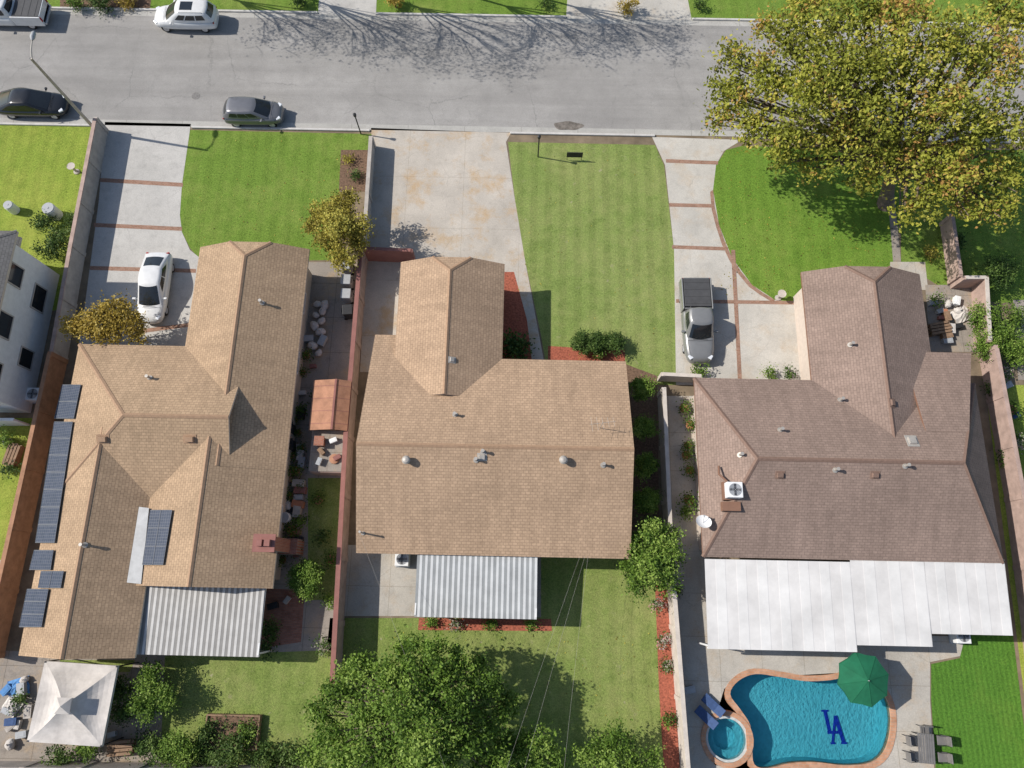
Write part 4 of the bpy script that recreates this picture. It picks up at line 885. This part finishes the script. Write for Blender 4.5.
for i,(a,b) in enumerate([(317,303),(322,310),(315,314),(321,320),(314,325),(320,331),(324,304),(312,345),(318,352),(10,712),(22,680),(8,745),(960,310),(950,303),(290,425),(296,470),(287,505)]): put('bag',a,b,i*1.3,s=random.uniform(.8,1.2))
put('tarp',15,688,.3); put('tarp',10,705,1.,"crumpled pale sheet over garden items",mat=m_canv); put('tarp',964,313,.5,"crumpled pale sheet over courtyard clutter",mat=m_canv)
put('wood',12,455,1.4); put('wood',940,328,.2,"stack of weathered boards in walled courtyard"); put('wood',120,748,.1,"stack of weathered boards beside garden shrubs")
put('lounger',712,704,2.4,s=.85); put('lounger',705,716,2.4,s=.85)
put('table',925,748,1.5); 
for a,b,r_ in((910,740,0),(910,756,0),(941,740,3.14),(942,757,3.14),(924,730,-1.57)): put('chair',a,b,r_,group="chairs round the patio table")
# umbrella
B=W(866,680,2.5); B.z=.016; t=thing("patio_umbrella","dark green eight sided umbrella open beside the pool","umbrella",B); mb=MB(); n=8; q0=.2
ap=Vector((0,0,2.75)); rim=[Vector((math.cos(q0+i*math.pi/4)*1.42,math.sin(q0+i*math.pi/4)*1.42,2.2)) for i in range(n)]
for i in range(n):
    a,b=rim[i],rim[(i+1)%n]; md=(a+b)/2; md=Vector((md.x*.97,md.y*.97,2.24)); mb.poly([ap,a,md]); mb.poly([ap,md,b]); mb.poly([a,a-Vector((0,0,.15)),md-Vector((0,0,.15)),md]); mb.poly([md,md-Vector((0,0,.15)),b-Vector((0,0,.15)),b])
mb.build("canopy",m_ugreen,t,False); MB().tube([(0,0,0),(0,0,2.85)],.025,8).build("pole",m_plg,t,False); MB().tube([(0,0,0),(0,0,.08),(0,0,.14)],[.3,.3,.06],16).build("base",m_dark,t,False)
rb=MB(); 
for r_ in rim: rb.tube([ap+Vector((0,0,.012)),r_+Vector((0,0,.012))],.012,5)
rb.build("rib",m_ugreen,t,False)
# gazebo
c=W(70,704,2.5); t=thing("canopy_gazebo","faded white square canopy gazebo on four posts","gazebo",(c.x,c.y,0)); s=2.0; R=Matrix.Rotation(-.04,3,'Z')
cr=[R@Vector((a*s,b*s,2.25)) for a,b in((-1,-1),(1,-1),(1,1),(-1,1))]; ap=Vector((0,0,3.15)); mb=MB(); NS=8
for i in range(4):
    a,b=cr[i],cr[(i+1)%4]
    for j in range(NS):
        for k2 in range(NS):
            def pt(u,v):
                p=(a.lerp(b,u)).lerp(ap,v); p.z-=.38*math.sin(math.pi*v)*(.6+.4*math.sin(math.pi*u)); return p
            mb.poly([pt(j/NS,k2/NS),pt((j+1)/NS,k2/NS),pt((j+1)/NS,(k2+1)/NS),pt(j/NS,(k2+1)/NS)])
    mb.poly([a-Vector((0,0,.2)),b-Vector((0,0,.2)),b,a])
mb.build("canopy",m_canv,t,False); cp=MB(); top=[Vector((x*.4,y*.4,3.12)) for x,y in((-1,-1),(1,-1),(1,1),(-1,1))]
for i in range(4): cp.poly([top[i],top[(i+1)%4],Vector((0,0,3.38))])
cp.build("canopy_vent",m_canv,t,False)
for a in cr: MB().tube([(a.x*.98,a.y*.98,0),(a.x*.98,a.y*.98,2.3)],.04,8).build("post",m_dark,t,False)
# shed between the houses
c=W(329,404,2.2); t=thing("garden_shed","small shed with rust orange gable roof in side yard","shed",(c.x,c.y,0)); w_,l_=2.3,3.1
MB().box((0,0,.95),(w_-.3,l_-.3,1.9)).poly([(-w_/2+.15,-l_/2+.15,1.9),(w_/2-.15,-l_/2+.15,1.9),(.3,-l_/2+.15,2.2)]).poly([(-w_/2+.15,l_/2-.15,1.9),(w_/2-.15,l_/2-.15,1.9),(.3,l_/2-.15,2.2)]).build("wall",m_wpink,t,False)
mb=MB()
for xa,xb in((-w_/2,.3),(w_/2,.3)):
    mb.poly([(xa,-l_/2,1.88),(xa,l_/2,1.88),(xb,l_/2,2.26),(xb,-l_/2,2.26)])
    for j in range(4):
        y0=-l_/2+l_*(j+.5)/4; mb.poly([(xa,y0-.015,1.892),(xa,y0+.015,1.892),(xb,y0+.015,2.272),(xb,y0-.015,2.272)],1)
mb.box((.3,0,2.27),(.12,l_,.03),mi=1); mb.build("roof",[m_rust,m_wred],t,False); MB().box((0,-l_/2+.13,.85),(.8,.05,1.65)).build("door",m_wood,t,False,bevel=.01)
c=W(328,452,1.5); t=thing("outdoor_oven","low masonry barbecue block with stone top and chimney","barbecue",(c.x,c.y,0))
MB().box((0,0,.65),(2.1,2.4,1.3)).build("base",m_wpink,t,False,bevel=.03); MB().box((0,.1,1.34),(2.2,2.5,.08)).build("counter",m_side,t,False,bevel=.02); MB().box((-.5,.6,1.6),(.5,.5,.5)).box((-.5,.6,1.87),(.6,.6,.06)).build("chimney",m_chim,t,False,bevel=.02); MB().tube([(.4,-.4,1.38),(.4,-.4,1.5),(.4,-.4,1.56)],[.3,.3,.05],14).build("fire_bowl",m_rust,t,False)
for a,b,mt in((320,462,m_plg),(334,441,m_white),(322,452,m_wood),(338,458,m_wred)): put('box',a,b,random.random()*3,CN[mt.name]+" small lidded box on barbecue counter top",z=1.385,mat=mt,s=.45)
# raised planter
c=W(232,732,.3); t=thing("raised_planter","square wooden raised planter filled with seedlings","planter",(c.x,c.y,0)); fm=MB()
for a in(-1,1): fm.box((0,a*.85,.2),(3.0,.08,.42)).box((a*1.46,0,.2),(.08,1.62,.41))
fm.build("frame",m_wood,t,False,bevel=.01); MB().box((0,0,.15),(2.84,1.62,.26)).build("soil",m_dmulch,t,False)
V,tt=leafmesh([((x,y,.35),.3) for x in(-1,-.3,.4,1.1) for y in(-.4,.4)],.12,60,14); po=leafobj("seedling_foliage",V,tt,m_fd,t); po["kind"]="stuff"
for a,b,l in((402,559,"white ground air conditioner beside tan house wall"),(963,636,"pale air conditioner standing by the patio cover edge"),(33,394,"grey air conditioner beside white two storey house")):
    p=W(a,b,.7); p.z=.015; t=thing("air_conditioner",l,"air conditioner",p); acmesh(t,(0,0,0),.8,.75,False)
for px,py,l in((778,298,"pale stone birdbath on the lawn beside driveway"),(77,172,"small pale birdbath on yellow green lawn")):
    t=thing("birdbath",l,"birdbath",W(px,py)); MB().tube([(0,0,0),(0,0,.08),(0,0,.12),(0,0,.6)],[.22,.2,.08,.08],14).build("pedestal",m_wgrey,t,False,smooth=False); MB().tube([(0,0,.6),(0,0,.68),(0,0,.74),(0,0,.70)],[.08,.22,.28,.22],18).build("bowl",m_wwhite,t,False)
def cable(p,q,sag,label):
    p=Vector(p);q=Vector(q); t=thing("overhead_cable",label,"cable",p); pts=[]
    for i in range(17):
        u=i/16; pts.append(p.lerp(q,u)-Vector((0,0,sag*4*u*(1-u)))-p)
    MB().tube(pts,.0045,5).build("wire",m_vent,t,False)
cable(W(585,556,3.0),W(500,860,7.5),.6,"thin pale overhead cable crossing the back lawn")
cable(W(580,556,3.0),W(480,850,7.5),.7,"thin pale overhead cable crossing the back lawn")
cable(W(588,556,3.0),W(555,860,6.5),.5,"thin pale overhead cable above the dry grass")
c2,_=RC(362,533); cable(c2+Vector((0,0,.9)),W(480,870,7.5),.6,"thin overhead cable running from the roof edge")
